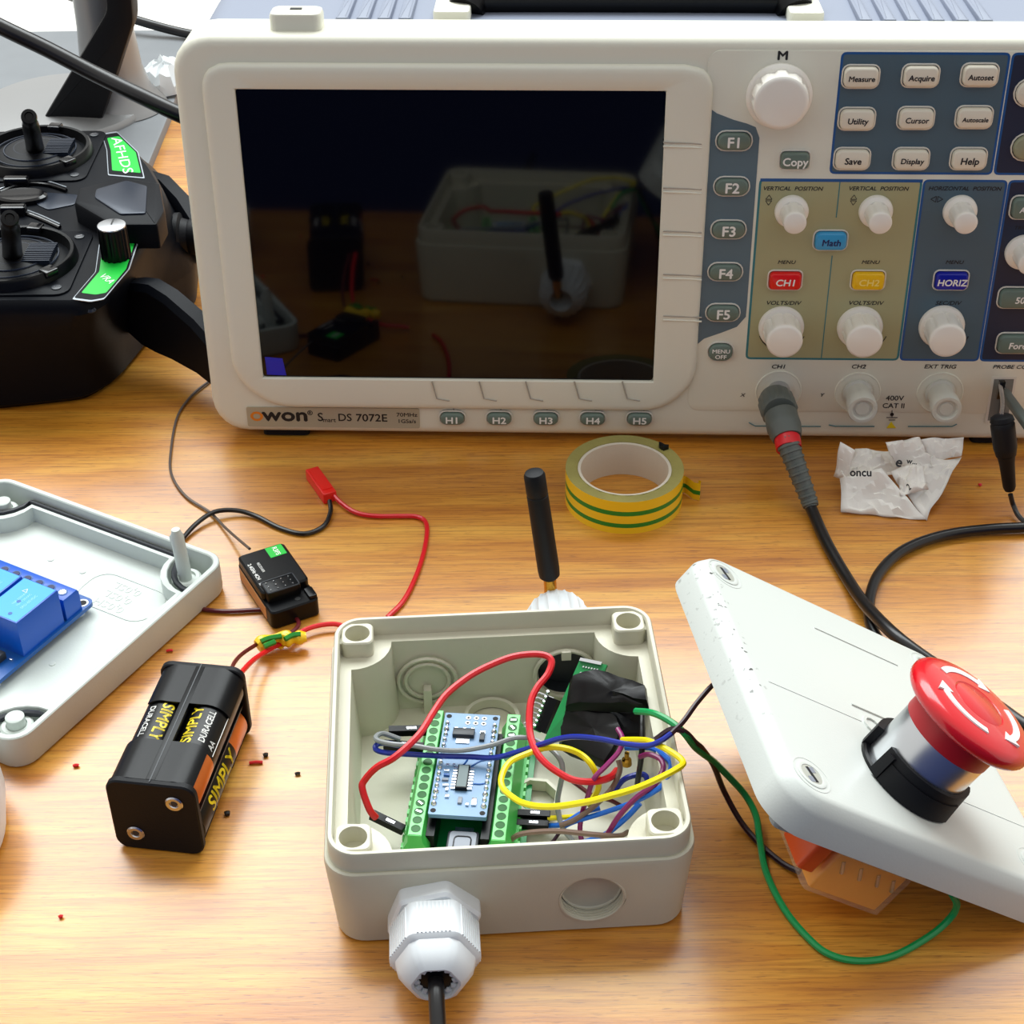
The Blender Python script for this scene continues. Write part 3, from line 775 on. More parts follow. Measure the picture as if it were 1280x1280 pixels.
mb = MB(); mb.box(-4, .2, 8.6, 11.2, 1.6, 2.0, SOLDER)
for x in (-4.6, -1.9, .8): mb.box(x - .5, x + .5, 14.4, 15.6, 1.6, 2, SOLDER)
mb.build('metal_tab', p)
mb = MB(); mb.box(3.4, 5, 10, 13.6, 1.6, 2.6, CHIP, None, .2); mb.box(3.4, 5, 12.8, 14, 1.6, 2.5, SOLDER); mb.build('capacitor', nb_)
mb = MB(); mb.box(-1.9, 1.9, -12.2, -2.2, 1.6, 3.2, BLACK, None, .3); mb.box(-1.5, 1.5, -11.8, -2.6, 3.2, 3.25, LEAD); p = mb.build('main_chip', nb_)
mb = MB()
for s_ in (-1, 1):
    for i in range(8): mb.box(s_ * 1.9 if s_ > 0 else -3.3, 3.3 if s_ > 0 else -1.9, -11.8 + i * 1.25, -11.2 + i * 1.25, 1.6, 2.2, SOLDER)
mb.build('pin_row', p)['kind'] = 'stuff'
for (x, y, w, h, m) in ((-5.4, -8, 2, .9, GREYB), (-5.2, -6, 1.8, .8, PCBB), (-5.4, -4, 1.6, .8, SOLDER), (-5, -10.4, 1.8, .8, SOLDER), (-4.4, -12, .9, 1.4, SOLDER), (.2, -16.5, 1.3, 2.6, GREYB),
                        (-4, -15, 1.2, 1.2, SOLDER), (4.6, -16.8, 1.5, 3, SOLDER), (2.6, -18, 1, 1, SOLDER), (-5.4, -1.6, 1, .8, SOLDER), (-3.4, -1.4, .8, .8, SOLDER)):
    mb = MB(); mb.box(x - w / 2, x + w / 2, y - h / 2, y + h / 2, 1.6, 2.3, m, None, .1); mb.build('surface_component', nb_)
mb = MB()
for pts in ([(2, -1.5), (4.5, 1), (7, 2)], [(3.5, -9), (5.5, -9), (7, -8.6)], [(1, 3), (0, 0), (-1, -1.5)]):
    mb.tube([(x, y, 1.64) for x, y in pts], .3, PCBB, 5)
mb.build('copper_trace', nb_)

# ---- radio board with black tape
XR = XB @ TR(0, 0, 0)
rb = thing('radio_board', 'green radio adapter board half wrapped in black tape, at the back of the open box', 'circuit board', XR)
q = [loc(P(*p), XBI) for p in ((725, 824, 30), (759, 831, 30), (722, 925, 14), (680, 925, 14))]
nrm = (q[1] - q[0]).cross(q[3] - q[0]).normalized()
if nrm.z > 0: nrm = -nrm
mb = MB(); mb.loft([[tuple(p) for p in q], [tuple(p + nrm * 1.5) for p in q]], PCBG); mb.build('board', rb)
ex = (q[1] - q[0]).normalized(); ey = (q[3] - q[0]).normalized(); up_ = -nrm
Xb = Matrix((ex, -ey, up_)).transposed().to_4x4(); Xb.translation = q[0]
for j in range(2):
    for i in range(6):
        mb = MB(); mb.lathe([(.35, 0), (.3, .5)], SOLDER, Xb @ TR(2.2 + i * .95, -2.4 - j * 2.2, 0), 8); mb.build('solder_joint', rb)
mb = MB(); mb.box(.2, 7.6, -.8, .3, -1, 1.2, SOLDER, Xb); mb.build('edge_contact', rb)
# header with pins pointing to the left
h0 = loc(P(692, 873, 20), XBI); h1 = loc(P(676, 915, 12), XBI)
mb = MB(); mb.tube([h0, h1], 2.6, BLACK, 6, smooth=False); hd = mb.build('pin_header', rb)
for i in range(8):
    p = h0.lerp(h1, i / 7); mb = MB(); mb.tube([p, p + Vector((-4.6, 1.6, 1.4)), p + Vector((-6, 1.6, .6))], .35, SOLDER, 5, smooth=False); mb.lathe([(.8, 0), (.5, .8)], SOLDER, TR(*(p + Vector((-1.9, .4, 2.2)))), 8); mb.build('header_pin', hd)
def crumple(poly, z, th, m, name, parent, amp=.8, seed=0):
    pts = [loc(P(x, y, zz), XBI) for x, y, zz in poly]
    c = sum(pts, Vector()) / len(pts); rings = []
    n_ = len(pts); top = []
    dens = []
    for i in range(n_):
        a, b = pts[i], pts[(i + 1) % n_]
        for k in range(4): dens.append(a.lerp(b, k / 4))
    for s_, h in ((1, 0), (1.0, th * .4), (.93, th * .9), (.6, th), (.3, th * .95), (.02, th)):
        rings.append([tuple(c + (p - c) * s_ + Vector((0, 0, h + amp * noise.noise(p * .22 * s_ + Vector((seed, h, 0)))))) for p in dens])
    mb = MB(); mb.loft(rings, m); return mb.build(name, parent, smooth=25)
crumple([(713, 852, 27), (742, 843, 31), (808, 866, 33), (811, 889, 33), (806, 893, 30), (764, 890, 26), (707, 888, 22)], 0, 4, ELTAPE, 'tape_wrap', rb, 1.6, 1)
crumple([(708, 890, 19), (752, 890, 22), (772, 905, 22), (778, 922, 20), (766, 948, 17), (756, 964, 14), (700, 938, 10), (697, 915, 13)], 0, 4, ELTAPE, 'tape_wrap', rb, 1.2, 5)
crumple([(752, 888, 20), (806, 892, 26), (812, 924, 18), (775, 925, 18)], 0, 3, BLACKM, 'tape_wrap', rb, 1.0, 9)
mb = MB(); mb.lathe([(1.8, 0), (1.6, 2), (.8, 2.4), (.8, 5)], GOLD, TR(*loc(P(783, 955, 10), XBI)) , 12); mb.build('coax_connector', rb)

# ---- jumper wires inside the box
G_ = 'jumper wires tangled in the open junction box'
JW = lambda pts, m, label, r=.85: wire('jumper_wire', pts, r, W[m], label, 'wire', G_, n=8, sub=5)
o = JW([(470, 1022, 14), (462, 1012, 17), (453, 986, 22), (456, 975, 24), (471, 959, 28), (494, 946, 31), (524, 918, 34), (542, 890, 35), (559, 867, 37), (587, 845, 39), (616, 830, 40), (645, 820, 41), (675, 818, 41), (689, 825, 40),
        (685, 842, 38), (671, 860, 36), (663, 880, 34), (662, 913, 31), (669, 937, 30), (681, 953, 29), (697, 965, 28), (717, 975, 27), (742, 977, 25), (762, 972, 22), (771, 963, 16)], 'red', 'thick red wire looping high over the boards inside the open box', 1.15)
JW([(500, 924, 17), (479, 917, 20), (470, 921, 22), (473, 926, 23), (490, 930, 24), (516, 932, 24), (546, 937, 24), (578, 938, 24), (616, 931, 26), (640, 923, 28), (655, 922, 28), (667, 924, 28), (687, 935, 28), (701, 951, 27), (703, 967, 24), (701, 979, 20), (697, 1001, 13), (699, 1021, 9), (704, 1036, 7), (716, 1051, 5)],
   'grey', 'grey wire crossing the small blue board just behind the dark blue wire')
JW([(500, 932, 18), (481, 929, 19), (471, 931, 20), (470, 937, 20), (482, 941, 21), (512, 943, 21), (550, 945, 22), (587, 946, 22), (619, 947, 23), (650, 939, 27), (681, 929, 32), (701, 923, 35), (722, 921, 37), (752, 924, 39), (782, 930, 40), (809, 932, 41), (826, 926, 42), (839, 917, 43)],
   'blue', 'dark blue wire running right across the small blue board', .9)
JW([(778, 925, 30), (800, 925, 36), (813, 927, 39), (839, 940, 41), (854, 953, 42), (843, 963, 42), (813, 978, 42), (790, 987, 41), (762, 995, 40), (740, 1001, 38), (718, 1005, 36), (696, 1008, 34), (675, 1008, 32), (658, 1005, 31), (646, 1000, 30), (629, 986, 29), (627, 971, 29), (637, 953, 29), (657, 943, 29), (681, 935, 30), (705, 935, 31), (726, 943, 29), (740, 957, 27), (748, 976, 22), (746, 990, 17), (736, 1006, 11)],
   'yellow', 'long yellow wire making a wide oval loop above the right terminals', 1.0)
JW([(684, 1023, 8), (700, 1022, 8), (725, 1020, 8)], 'yellow', 'short straight yellow wire low beside the right terminal row', .8)
JW([(772, 911, 28), (778, 923, 28), (774, 939, 28), (758, 957, 27), (742, 974, 26), (734, 998, 18), (729, 1012, 12), (725, 1034, 8), (727, 1051, 5)], 'purple', 'purple wire dropping from the black tape to the front wall of the box')
JW([(800, 946, 28), (811, 943, 31), (825, 949, 32), (829, 961, 32), (819, 980, 30), (805, 990, 27), (791, 1001, 24), (773, 1021, 18), (760, 1041, 12), (749, 1054, 6)], 'purple', 'purple wire bowing out along the right wall of the box')
JW([(782, 935, 26), (813, 935, 30), (831, 945, 33), (839, 957, 33), (831, 978, 31), (817, 990, 28), (791, 1003, 20), (751, 1017, 13), (718, 1027, 9), (703, 1034, 7)], 'sky', 'bright blue wire curving along the right wall to the terminals')
JW([(800, 1004, 18), (784, 1021, 14), (760, 1041, 10), (742, 1049, 8), (723, 1055, 6)], 'sky', 'bright blue wire ending at the front wall of the box', .95)
JW([(686, 1032, 6), (704, 1030, 8), (728, 1016, 10), (750, 1010, 11)], 'sky', 'short bright blue wire leaving the right terminals')
JW([(766, 992, 10), (778, 976, 14), (790, 970, 16), (804, 968, 16), (809, 975, 15), (806, 986, 12)], 'blue', 'small dark blue wire arch near the right wall of the box', .95)
JW([(633, 1060, 10), (642, 1047, 14), (659, 1041, 16), (697, 1039, 16), (740, 1043, 15), (773, 1045, 12), (785, 1040, 9)], 'brown', 'brown wire lying along the front wall of the box')
JW([(773, 950, 24), (775, 962, 22), (768, 980, 19), (758, 993, 17), (740, 1010, 14), (718, 1025, 10), (700, 1032, 8)], 'brown', 'grey-brown wire running diagonally under the yellow loop')
JW([(803, 892, 34), (803, 920, 32), (802, 943, 28), (799, 965, 22), (796, 984, 14)], 'black', 'straight black wire hanging down beside the black tape', .9)
JW([(700, 966, 12), (720, 980, 10), (742, 995, 8), (762, 1000, 8), (778, 1008, 6)], 'maroon', 'thin dark red wire lying on the floor of the box', .7)
JW([(632, 1062, 6), (650, 1059, 7), (684, 1057, 6), (700, 1040, 5)], 'dark', 'thin dark wire low at the front wall of the box', .6)
def dupont(a, b, m=BLACK, r=1.25, label='black crimp connector'):
    p0, p1 = P(*a), P(*b); d = (p1 - p0); L = d.length; q = d.to_track_quat('Z', 'Y').to_matrix().to_4x4(); q.translation = p0
    mb = MB(); mb.box(-r, r, -r, r, 0, L, m, q, .3); mb.box(-.5, .5, r - .1, r + .14, L * .45, L * .7, SOLDER, q)
    return mb.build('crimp_connector')
G2 = 'black crimp connectors in the open box'
for a, b, l in (((464, 1018, 12), (505, 1038, 10), 'black crimp connector on the end of the thick red wire'), ((486, 914, 18), (535, 913, 17), 'black crimp connector behind the left terminal row, upper of two'),
                ((480, 931, 15), (530, 935, 15), 'black crimp connector behind the left terminal row, lower of two'), ((643, 1018, 8), (688, 1020, 8), 'black crimp connector on the short yellow wire'),
                ((641, 1030, 7), (686, 1032, 7), 'black crimp connector on the short bright blue wire')):
    tag(dupont(a, b), l, 'connector', G2)
# wires leaving the box to the lid
wire('lead_wire', [(795, 889, 37), (815, 891, 42), (835, 900, 43), (854, 915, 42), (870, 935, 34), (892, 952, 24), (916, 976, 14), (933, 996, 8), (945, 1020, 5), (950, 1051, 3), (958, 1091, 1.4), (981, 1137, 1.2), (1011, 1173, 1.2), (1037, 1193, 1.2), (1073, 1201, 1.2), (1116, 1195, 1.2), (1162, 1170, 2), (1188, 1147, 5), (1196, 1131, 10), (1190, 1118, 16)],
     1.1, W['green'], 'green wire looping over the desk from the open box to the tilted lid', 'wire')
wire('lead_wire', [(819, 925, 40), (839, 912, 43), (856, 915, 42), (870, 929, 36), (878, 936, 32), (892, 957, 22), (905, 989, 10), (926, 1027, 3), (950, 1055, 1.4), (978, 1079, 1.2), (1000, 1090, 2)], .95, W['dark'], 'dark brown wire from the open box passing under the tilted lid', 'wire')
wire('lead_wire', [(839, 917, 43), (854, 902, 44), (870, 880, 46), (888, 859, 48), (900, 850, 48)], .85, W['dark'], 'dark purple wire rising from the box to the back of the tilted lid', 'wire')

# ------------------------------------------------------------------ tilted lid with emergency stop
LM = Matrix(((0.8167842123834224, -0.1566213196019482, 0.5552776896717779), (0.1317954373603772, 0.9876506616404729, 0.0847120608420999), (-0.5616880923538168, 0.0039915920724871365, 0.8273394430948846)))
XL = LM.to_4x4(); XL.translation = Vector((110.273, 369.549, 43.4))
lid = thing('enclosure_lid', 'white enclosure lid lying tilted on the right, scuffed along one edge, carrying the stop button', 'lid', XL)
mb = MB(); a0 = rrect(112, 112, 12, 8, 1.0, -.6); t0 = rrect(111.4, 111.4, 12, 8, 1.0, -.6)
mb.loft([(shrink(a0, 2.4), -11), (shrink(a0, 2.4), -2.4), (shrink(a0, 2.4), -12.5), (a0, -12.5), (t0, -4.6), (shrink(t0, .5), -3.4), (shrink(t0, 2.4), -.7), (shrink(t0, 3.4), -.1), (shrink(t0, 4.4), 0)], LIDW, cap0=False)
mb.loft([(shrink(a0, 2.4), -2.4), (shrink(a0, 3), -2.3)], LIDW)
mb.build('lid_shell', lid)
for qx in (-1, 1):
    for qy in (-1, 1):
        X = TR(qx * 44.5, qy * 44.5, 0)
        mb = MB(); mb.lathe([(5.0, -.1), (5.0, .2), (4.5, .35), (4.0, .25), (3.7, .25), (3.6, -.0)], LIDW, X, 30, cap0=False, cap1=False)
        mb.lathe([(6.5, -.05), (6.5, .1), (6.1, .1), (6.1, -.05)], LIDW, X, 30, cap0=False, cap1=False)
        mb.lathe([(3.7, .08), (3.6, .1)], mat('screw_grey', (176, 178, 168), .4), X, 24)
        e = mb.build('lid_screw', lid)
        mb = MB(); mb.box(-2.8, 2.8, -.55, .55, .1, .22, HOLE, X @ ROT(-70)); mb.box(.6, 2.6, -2.4, .6, .1, .2, GREYB, X @ ROT(-70)); mb.box(-2.6, -.6, -.6, 2.4, .1, .2, GREYB, X @ ROT(-70)); mb.build('screw_slot', e)
# embossing: a long line, faint text row, framed word
mb = MB()
mb.box(-10, 27, 35.9, 36.3, -.05, .3, LIDW); mb.box(-46, -9, -7.2, -6.9, -.05, .15, LIDW)
mb.box(-10, 22, -.4, .2, -.05, .5, LIDW); mb.box(-10, 22, -15, -14.4, -.05, .5, LIDW)
mb.box(8, 52, -27.4, -27, -.05, .15, LIDW)
mb.build('embossing', lid)
text('OPEN', 11.5, LIDW, lid, TR(5, -7.6, .3), depth=.3, sx=.9, bold=.0, name='embossing')
text('IP65  00-3012', 5.6, LIDW, lid, TR(0, 36.5, .08), depth=.06, sx=1.2, name='embossing') if False else None
# stop button
XE = XL @ TR(-.5, -27.5, 0)
es = thing('emergency_stop_button', 'red mushroom emergency stop button mounted on the tilted white lid', 'button', XE)
mb = MB()
def arc_out(ro, ri, a0, a1, n=16):
    o_ = [(ro * math.cos(math.radians(a0 + (a1 - a0) * k / n)), ro * math.sin(math.radians(a0 + (a1 - a0) * k / n))) for k in range(n + 1)]
    i_ = [(ri * math.cos(math.radians(a1 - (a1 - a0) * k / n)), ri * math.sin(math.radians(a1 - (a1 - a0) * k / n))) for k in range(n + 1)]
    return o_ + i_
mb.lathe([(16.2, 0), (16.2, 1), (15.6, 1.6), (14.4, 1.8)], BLACK, None, 40)
def arcslab(ro, ri, a0, a1, z0, z1, ro1=None):
    o_ = arc_out(ro, ri, a0, a1); o1_ = arc_out(ro1 or ro, ri, a0, a1); mb.loft([(o_, z0), (o1_, z1)], BLACKM)
arcslab(16.4, 14.1, 190, 335, .5, 9.6, 15.8); arcslab(17.0, 14.1, 205, 300, .5, 6.8, 16.4); arcslab(17.2, 14.1, 196, 204, .5, 8.6); arcslab(16.4, 14.1, 20, 150, .5, 8.0)
mb.build('lock_collar', es, label='black locking collar')
mb = MB(); mb.lathe([(14.0, 1), (14.0, 18.5), (13.7, 19.2), (12.6, 19.3)], BRUSH, None, 56); mb.build('metal_bezel', es, label='brushed silver sleeve')
mb = MB(); mb.lathe([(14.2, 18.6), (14.2, 24), (13.9, 25.5)], REDD, None, 56, cap0=False); mb.build('button_neck', es)
n = 120; rg = lambda r, d: [((r + (d if k % 2 else 0)) * math.cos(2 * PI * k / n), (r + (d if k % 2 else 0)) * math.sin(2 * PI * k / n)) for k in range(n)]
mb = MB(); mb.loft([(rg(13.6, 0), 25), (rg(19.6, 0), 26.2), (rg(20.2, .0), 26.8), (rg(20.5, .2), 27.6), (rg(20.5, .2), 29.2), (rg(20.0, 0), 30.2), (rg(18.4, 0), 31.3), (rg(14, 0), 32.1), (rg(8.6, 0), 32.4), (rg(8.2, 0), 32.15), (rg(7.8, 0), 32.4), (rg(1, 0), 32.6)], REDP); cap_ = mb.build('mushroom_cap', es, label='red mushroom cap')
for k in range(3):
    a0 = 180 + 120 * k; mb = MB(); mb.loft([(arc_out(14.6, 12.2, a0, a0 + 74, 14), 31.5), (arc_out(14.4, 12.2, a0, a0 + 74, 14), 32.42)], INK_W)
    r1_, r2_ = 16.2, 10.6; a_ = math.radians(a0 + 2); b_ = math.radians(a0 - 16)
    tri = ccw([(r1_ * math.cos(a_), r1_ * math.sin(a_)), (13.4 * math.cos(b_), 13.4 * math.sin(b_)), (r2_ * math.cos(a_), r2_ * math.sin(a_))])
    mb.loft([(tri, 31.3), (tri, 32.42)], INK_W); mb.build('turn_arrow', cap_, label='white curved arrow')
# contact block below the lid
mb = MB(); mb.lathe([(10.5, -14), (10.5, -2)], BLACKM, None, 28); mb.build('mounting_neck', es)
mb = MB(); mb.box(-16, 15, -17, 14, -37.5, -14, CLEAR, None, 1.2, 2); mb.build('contact_housing', es, label='clear contact block housing')
for x0, x1, y0, y1, z0, z1, m in ((-14, 13, -16.2, -2, -36.6, -22, ORANGE), (-13, 12, 1, 12, -36, -20, ORANGE), (-8, 8, -15.5, -13.5, -30, -18, ORANGE), (-15, -13.4, -12, 10, -33, -17, ORANGE)):
    mb = MB(); mb.box(x0, x1, y0, y1, z0, z1, m, None, .8, 1); mb.build('contact_carrier', es, label='orange contact carrier')
for x, y in ((-11, -15.4), (9, -15.4), (-14.8, 6), (-4, -15.4), (3, -15.4)):
    mb = MB(); mb.box(x - 1.6, x + 1.6, y - .5, y + .5, -32, -20, STEEL, None, .2); mb.tube([(x, y - .6, -24), (x + 2.5, y - .9, -28)], .7, STEEL, 6, smooth=False); mb.build('contact_spring', es)
mb = MB(); mb.box(-23.5, -17, -17, -3, -31, -14, ORANGE2, None, 1, 1.5); mb.build('side_contact', es, label='deep orange side contact')
mb = MB(); mb.lathe([(1.8, 0), (1.8, 4)], STEEL, TR(-21, -8, -14), 12); mb.build('terminal_screw', es)
mb = MB(); mb.box(-49, -41, -52, -47, -15.5, -12.3, mat('clear_clip', (214, 222, 220), .2, trans=.5), None, 1, 2); mb.build('corner_clip', lid, label='small clear plastic corner piece')

# ------------------------------------------------------------------ left lid, inside up
XK = TR(-184.3, 467.9, 0) @ ROT(-29.5)
lk = thing('enclosure_lid', 'pale grey enclosure lid lying inside-up on the left with a relay board in it', 'lid', XK)
mb = MB(); K = 6; HL = 57
a = rrect(HL * 2, HL * 2, 8, K); ai = shrink(a, 2.4)
mb.loft([(shrink(a, 2), 0), (shrink(a, .5), .8), (a, 2.4), (a, 13.6), (shrink(a, .4), 14), (shrink(a, 2), 14), (ai, 13.6), (shrink(ai, .4), 3)], ABS_L)
mb.build('lid_shell', lk)
mb = MB(); w0 = notch(51.6, 15.5, K); w1 = notch(49.8, 15.5, K)
mb.loft([(w0, 2.9), (w0, 9.6), (shrink(w0, .3), 10), (w1, 10), (w1, 2.9)], ABS_L, cap0=False, cap1=False); mb.build('inner_wall', lk)
mb = MB(); gk = notch(53.0, 15.0, K); mb.tube([(x, y, 9.2) for x, y in gk + [gk[0]]], 1.15, GASKET, 8, smooth=False); mb.build('rubber_gasket', lk, label='black rubber sealing cord')
for qx, qy, h in ((1, 1, 1), (-1, 1, 0), (1, -1, 0), (-1, -1, 0)):
    X = TR(qx * 45.5, qy * 45.5, 0); mb = MB()
    mb.lathe([(5.6, 2.9), (5.6, 8), (4.9, 8.6), (3.6, 8.6), (3.4, 7.6)], ABS_L, X, 28)
    if h:
        mb.lathe([(2.4, 7), (2.6, 12), (2.5, 27), (1.7, 29.2), (1.6, 30)], ABS_L, X @ ROT(-3, 'Y'), 18)
        mb.box(-4.2, -2.2, -1, 1, 23, 27, ABS_L, X, .4)
    else: mb.lathe([(3.2, 7), (3.2, 12), (2.6, 12.4)], ABS_L, X, 18)
    mb.build('screw_post', lk)
    mb = MB(); X = TR(qx * 45.5, qy * 45.5, 0)
for x, y in ((-12, 34), (4, 34), (30, -12)):
    mb = MB(); mb.lathe([(1.2, 2.95), (1.2, 3.25), (.8, 3.3)], ABS_L, TR(x, y, 0), 14); mb.build('moulding_mark', lk)
for i, s in enumerate(('0,0SL', '0,0SL', '0,0SH')):
    text(s, 5.0, ABS_L, lk, TR(26, 34 - 5.4 * i, 3.02) @ ROT(180), depth=.12, sx=1.15, name='embossing')
mb = MB(); mb.tube([(x, y, 3.05) for x, y in rrect(34, 19, 7, 5, 27, 29) + [rrect(34, 19, 7, 5, 27, 29)[0]]], .2, ABS_L, 5, smooth=False); mb.build('embossing', lk)
# relay module
XM = XK @ TR(-2, -4, 0)
rm = thing('relay_module', 'blue relay board with blue relays lying in the grey lid on the left', 'circuit board', XM)
mb = MB(); mb.box(-28, 26, -30, 23, 6.0, 7.6, PCBB, None, 0, 2.5); mb.build('board', rm)
for x, y in ((23, 19.5), (23, -27)):
    mb = MB(); mb.lathe([(2.2, 7.6), (2.2, 7.7), (1.5, 7.7), (1.5, 7.5)], INK_W, TR(x, y, 0), 20); mb.lathe([(1.5, 7.6), (1.5, 7.68)], HOLE, TR(x, y, 0), 16); mb.build('mounting_hole', rm)
for x, y in ((22, 18), (22, -26), (-24, 18), (-24, -26)):
    mb = MB(); mb.lathe([(2, 3), (2, 6)], GLAND, TR(x, y, 0), 12); mb.build('standoff', rm)
def relay(x0):
    e = bpy.data.objects.new('relay', None); COL.objects.link(e); e.parent = rm
    mb = MB(); mb.box(x0, x0 + 15.6, -13.5, 7.5, 7.6, 23, RELAYB, None, .4); mb.box(x0 + .5, x0 + 15.1, -13, 7, 23, 23.08, RELAYT); mb.build('relay_case', e)
    for s_, yy, sz, xo in (('SONGLE', 0, 2.4, 4), ('10A 250VAC', 0, 1.4, 7), ('10A 125VAC', 0, 1.4, 9), ('SRD-05VDC', 0, 1.6, 11.4)):
        text(s_, sz, mat('pale_blue_ink', (150, 215, 245), .5), e, TR(x0 + xo, -2.5, 23.12) @ ROT(90), bold=0) if s_ != 'SONGLE' else None
    mb = MB()
    for q in (((0, 0), (2, 0)), ((2, 0), (1, 1.7)), ((1, 1.7), (0, 0))): mb.tube([(x0 + 5 + q[0][0], 1 + q[0][1], 23.1), (x0 + 5 + q[1][0], 1 + q[1][1], 23.1)], .12, INK_W, 4, smooth=False)
    mb.lathe([(.8, 23.05), (.8, 23.15)], PCBB, TR(x0 + 8, -4, 0), 12); mb.lathe([(.8, 23.05), (.8, 23.15)], PCBB, TR(x0 + 10, -10.5, 0), 12)
    mb.build('relay_print', e)
relay(9.4); relay(-7.4); relay(-24.2)
mb = MB(); mb.box(-26, 25, 9, 17, 7.6, 17, RELAYB, None, 1.4); tblk = mb.build('terminal_block', rm)
for i in range(9):
    x = -23.2 + 5.6 * i
    mb = MB(); mb.lathe([(2.0, 16.9), (2.0, 17.1)], PCBB, TR(x, 12.6, 0), 16); mb.lathe([(1.5, 16.9), (1.4, 17.3)], SOLDER if i == 8 else mat('navy_hole', (8, 24, 80), .5), TR(x, 12.6, 0), 14); mb.build('screw_hole', tblk)
for (x, y, w, h, hh, m) in ((18, -19, 4, 4, 3, CHIP), (10, -20, 3, 6, 2, CHIP), (3, -18, 4, 4, 4, BLACKG), (4, -24, 7, 3, 3, CHIP), (14, -25, 2, 1.4, 1, SOLDER), (19.5, -24.5, 2.4, 1.2, 1, INK_W), (-6, -20, 6, 6, 4, BLACK), (22, -17, 1.4, .8, .6, SOLDER)):
    mb = MB(); mb.box(x - w / 2, x + w / 2, y - h / 2, y + h / 2, 7.6, 7.6 + hh, m, None, .2); mb.build('surface_component', rm)

# ------------------------------------------------------------------ battery holder
XH = TR(-107.2, 384.3, 0) @ ROT(-8.6)
bh = thing('battery_holder', 'black four-cell battery holder standing on the desk left of the junction box', 'battery holder', XH)
HW, HT, HLn = 14.2, 30, 28.2
for yy, s_ in ((-HLn, 1), (HLn, -1)):
    mb = MB(); q = rrect(28.6, 29.6, 4.2, 5, 0, 14.9); X = TR(0, yy, 0) @ RX90
    mb.loft([(shrink(q, .5), 0), (q, -.5 * s_), (q, -2.2 * s_), (shrink(q, .4), -2.6 * s_)], BLACKM, X); mb.build('end_plate', bh)
for x, z in ((7.2, 22.4), (-7.2, 7.4)):
    mb = MB(); mb.lathe([(2.6, 0), (2.9, .3), (2.5, .7), (1.5, .6), (1.3, .2)], STEEL, TR(x, -HLn + .1, z) @ RX90, 24); mb.lathe([(1.3, .1), (.9, .4)], CHIP, TR(x, -HLn + .1, z) @ RX90, 14); mb.build('rivet', bh)
def saddle(y0, y1, zs=1, lo=42, hi=158):
    """cradle that wraps the top of the two upper cells"""
    pts = []
    for cx_, a0, a1 in ((7.1, lo, 100), (-7.1, 80, hi)):
        for k in range(7):
            a = math.radians(a0 + (a1 - a0) * k / 6); pts.append((cx_ + 7.9 * math.cos(a), 22 + 7.9 * math.sin(a)))
    inn = []
    for cx_, a0, a1 in ((-7.1, hi, 80), (7.1, 100, lo)):
        for k in range(7):
            a = math.radians(a0 + (a1 - a0) * k / 6); inn.append((cx_ + 7.2 * math.cos(a), 22 + 7.2 * math.sin(a)))
    o_ = pts + inn; mb = MB(); f = 1 if zs > 0 else -1
    mb.loft([[(x, y0, z if zs > 0 else 29.6 - z) for x, z in o_], [(x, y1, z if zs > 0 else 29.6 - z) for x, z in o_]], BLACK)
    return mb.build('cell_cradle', bh)
saddle(-HLn + 2, -9); saddle(8.5, HLn - 2, 1, 20, 135); saddle(-HLn + 2, -9, -1); saddle(8.5, HLn - 2, -1)
mb = MB(); mb.box(-1.6, 1.6, -HLn + 2, HLn - 2, 27.8, 29.9, BLACK, None, .3); mb.box(-1, 1, -HLn + 2, HLn - 2, 1, 28, BLACK); mb.box(-.15, .15, -HLn + 1, HLn - 1, 29.85, 29.98, CHIP); mb.build('centre_spine', bh)
mb = MB(); mb.box(-13, 13, -HLn + 2, HLn - 2, 14.4, 15.2, BLACK); mb.build('centre_shelf', bh)
def wraptext(s, size, m, parent, X, r, ang0, bold=.02, sx=1, shear=0):
    """print wrapped on a cylinder along local y; ang0 = angle of the text's mid line"""
    vs_, fs = text_mesh(s, size, bold=bold, sx=sx, shear=shear)
    me = bpy.data.meshes.new('w'); me.from_pydata(vs_, [], fs); bm = bmesh.new(); bm.from_mesh(me)
    for k in range(-6, 7):
        g_ = list(bm.verts) + list(bm.edges) + list(bm.faces); bmesh.ops.bisect_plane(bm, geom=g_, plane_co=(0, k * size / 12, 0), plane_no=(0, 1, 0))
    vs2 = []
    for v in bm.verts:
        a = ang0 + v.co.y / r; vs2.append((r * math.cos(a), v.co.x, r * math.sin(a)))
    bm.verts.index_update(); fs2 = [tuple(v.index for v in f.verts) for f in bm.faces]; bm.free()
    mb = MB(); mb.add(vs2, fs2, m, X); return mb.build('lettering', parent, smooth=0)
GB = 'cells in the black battery holder'
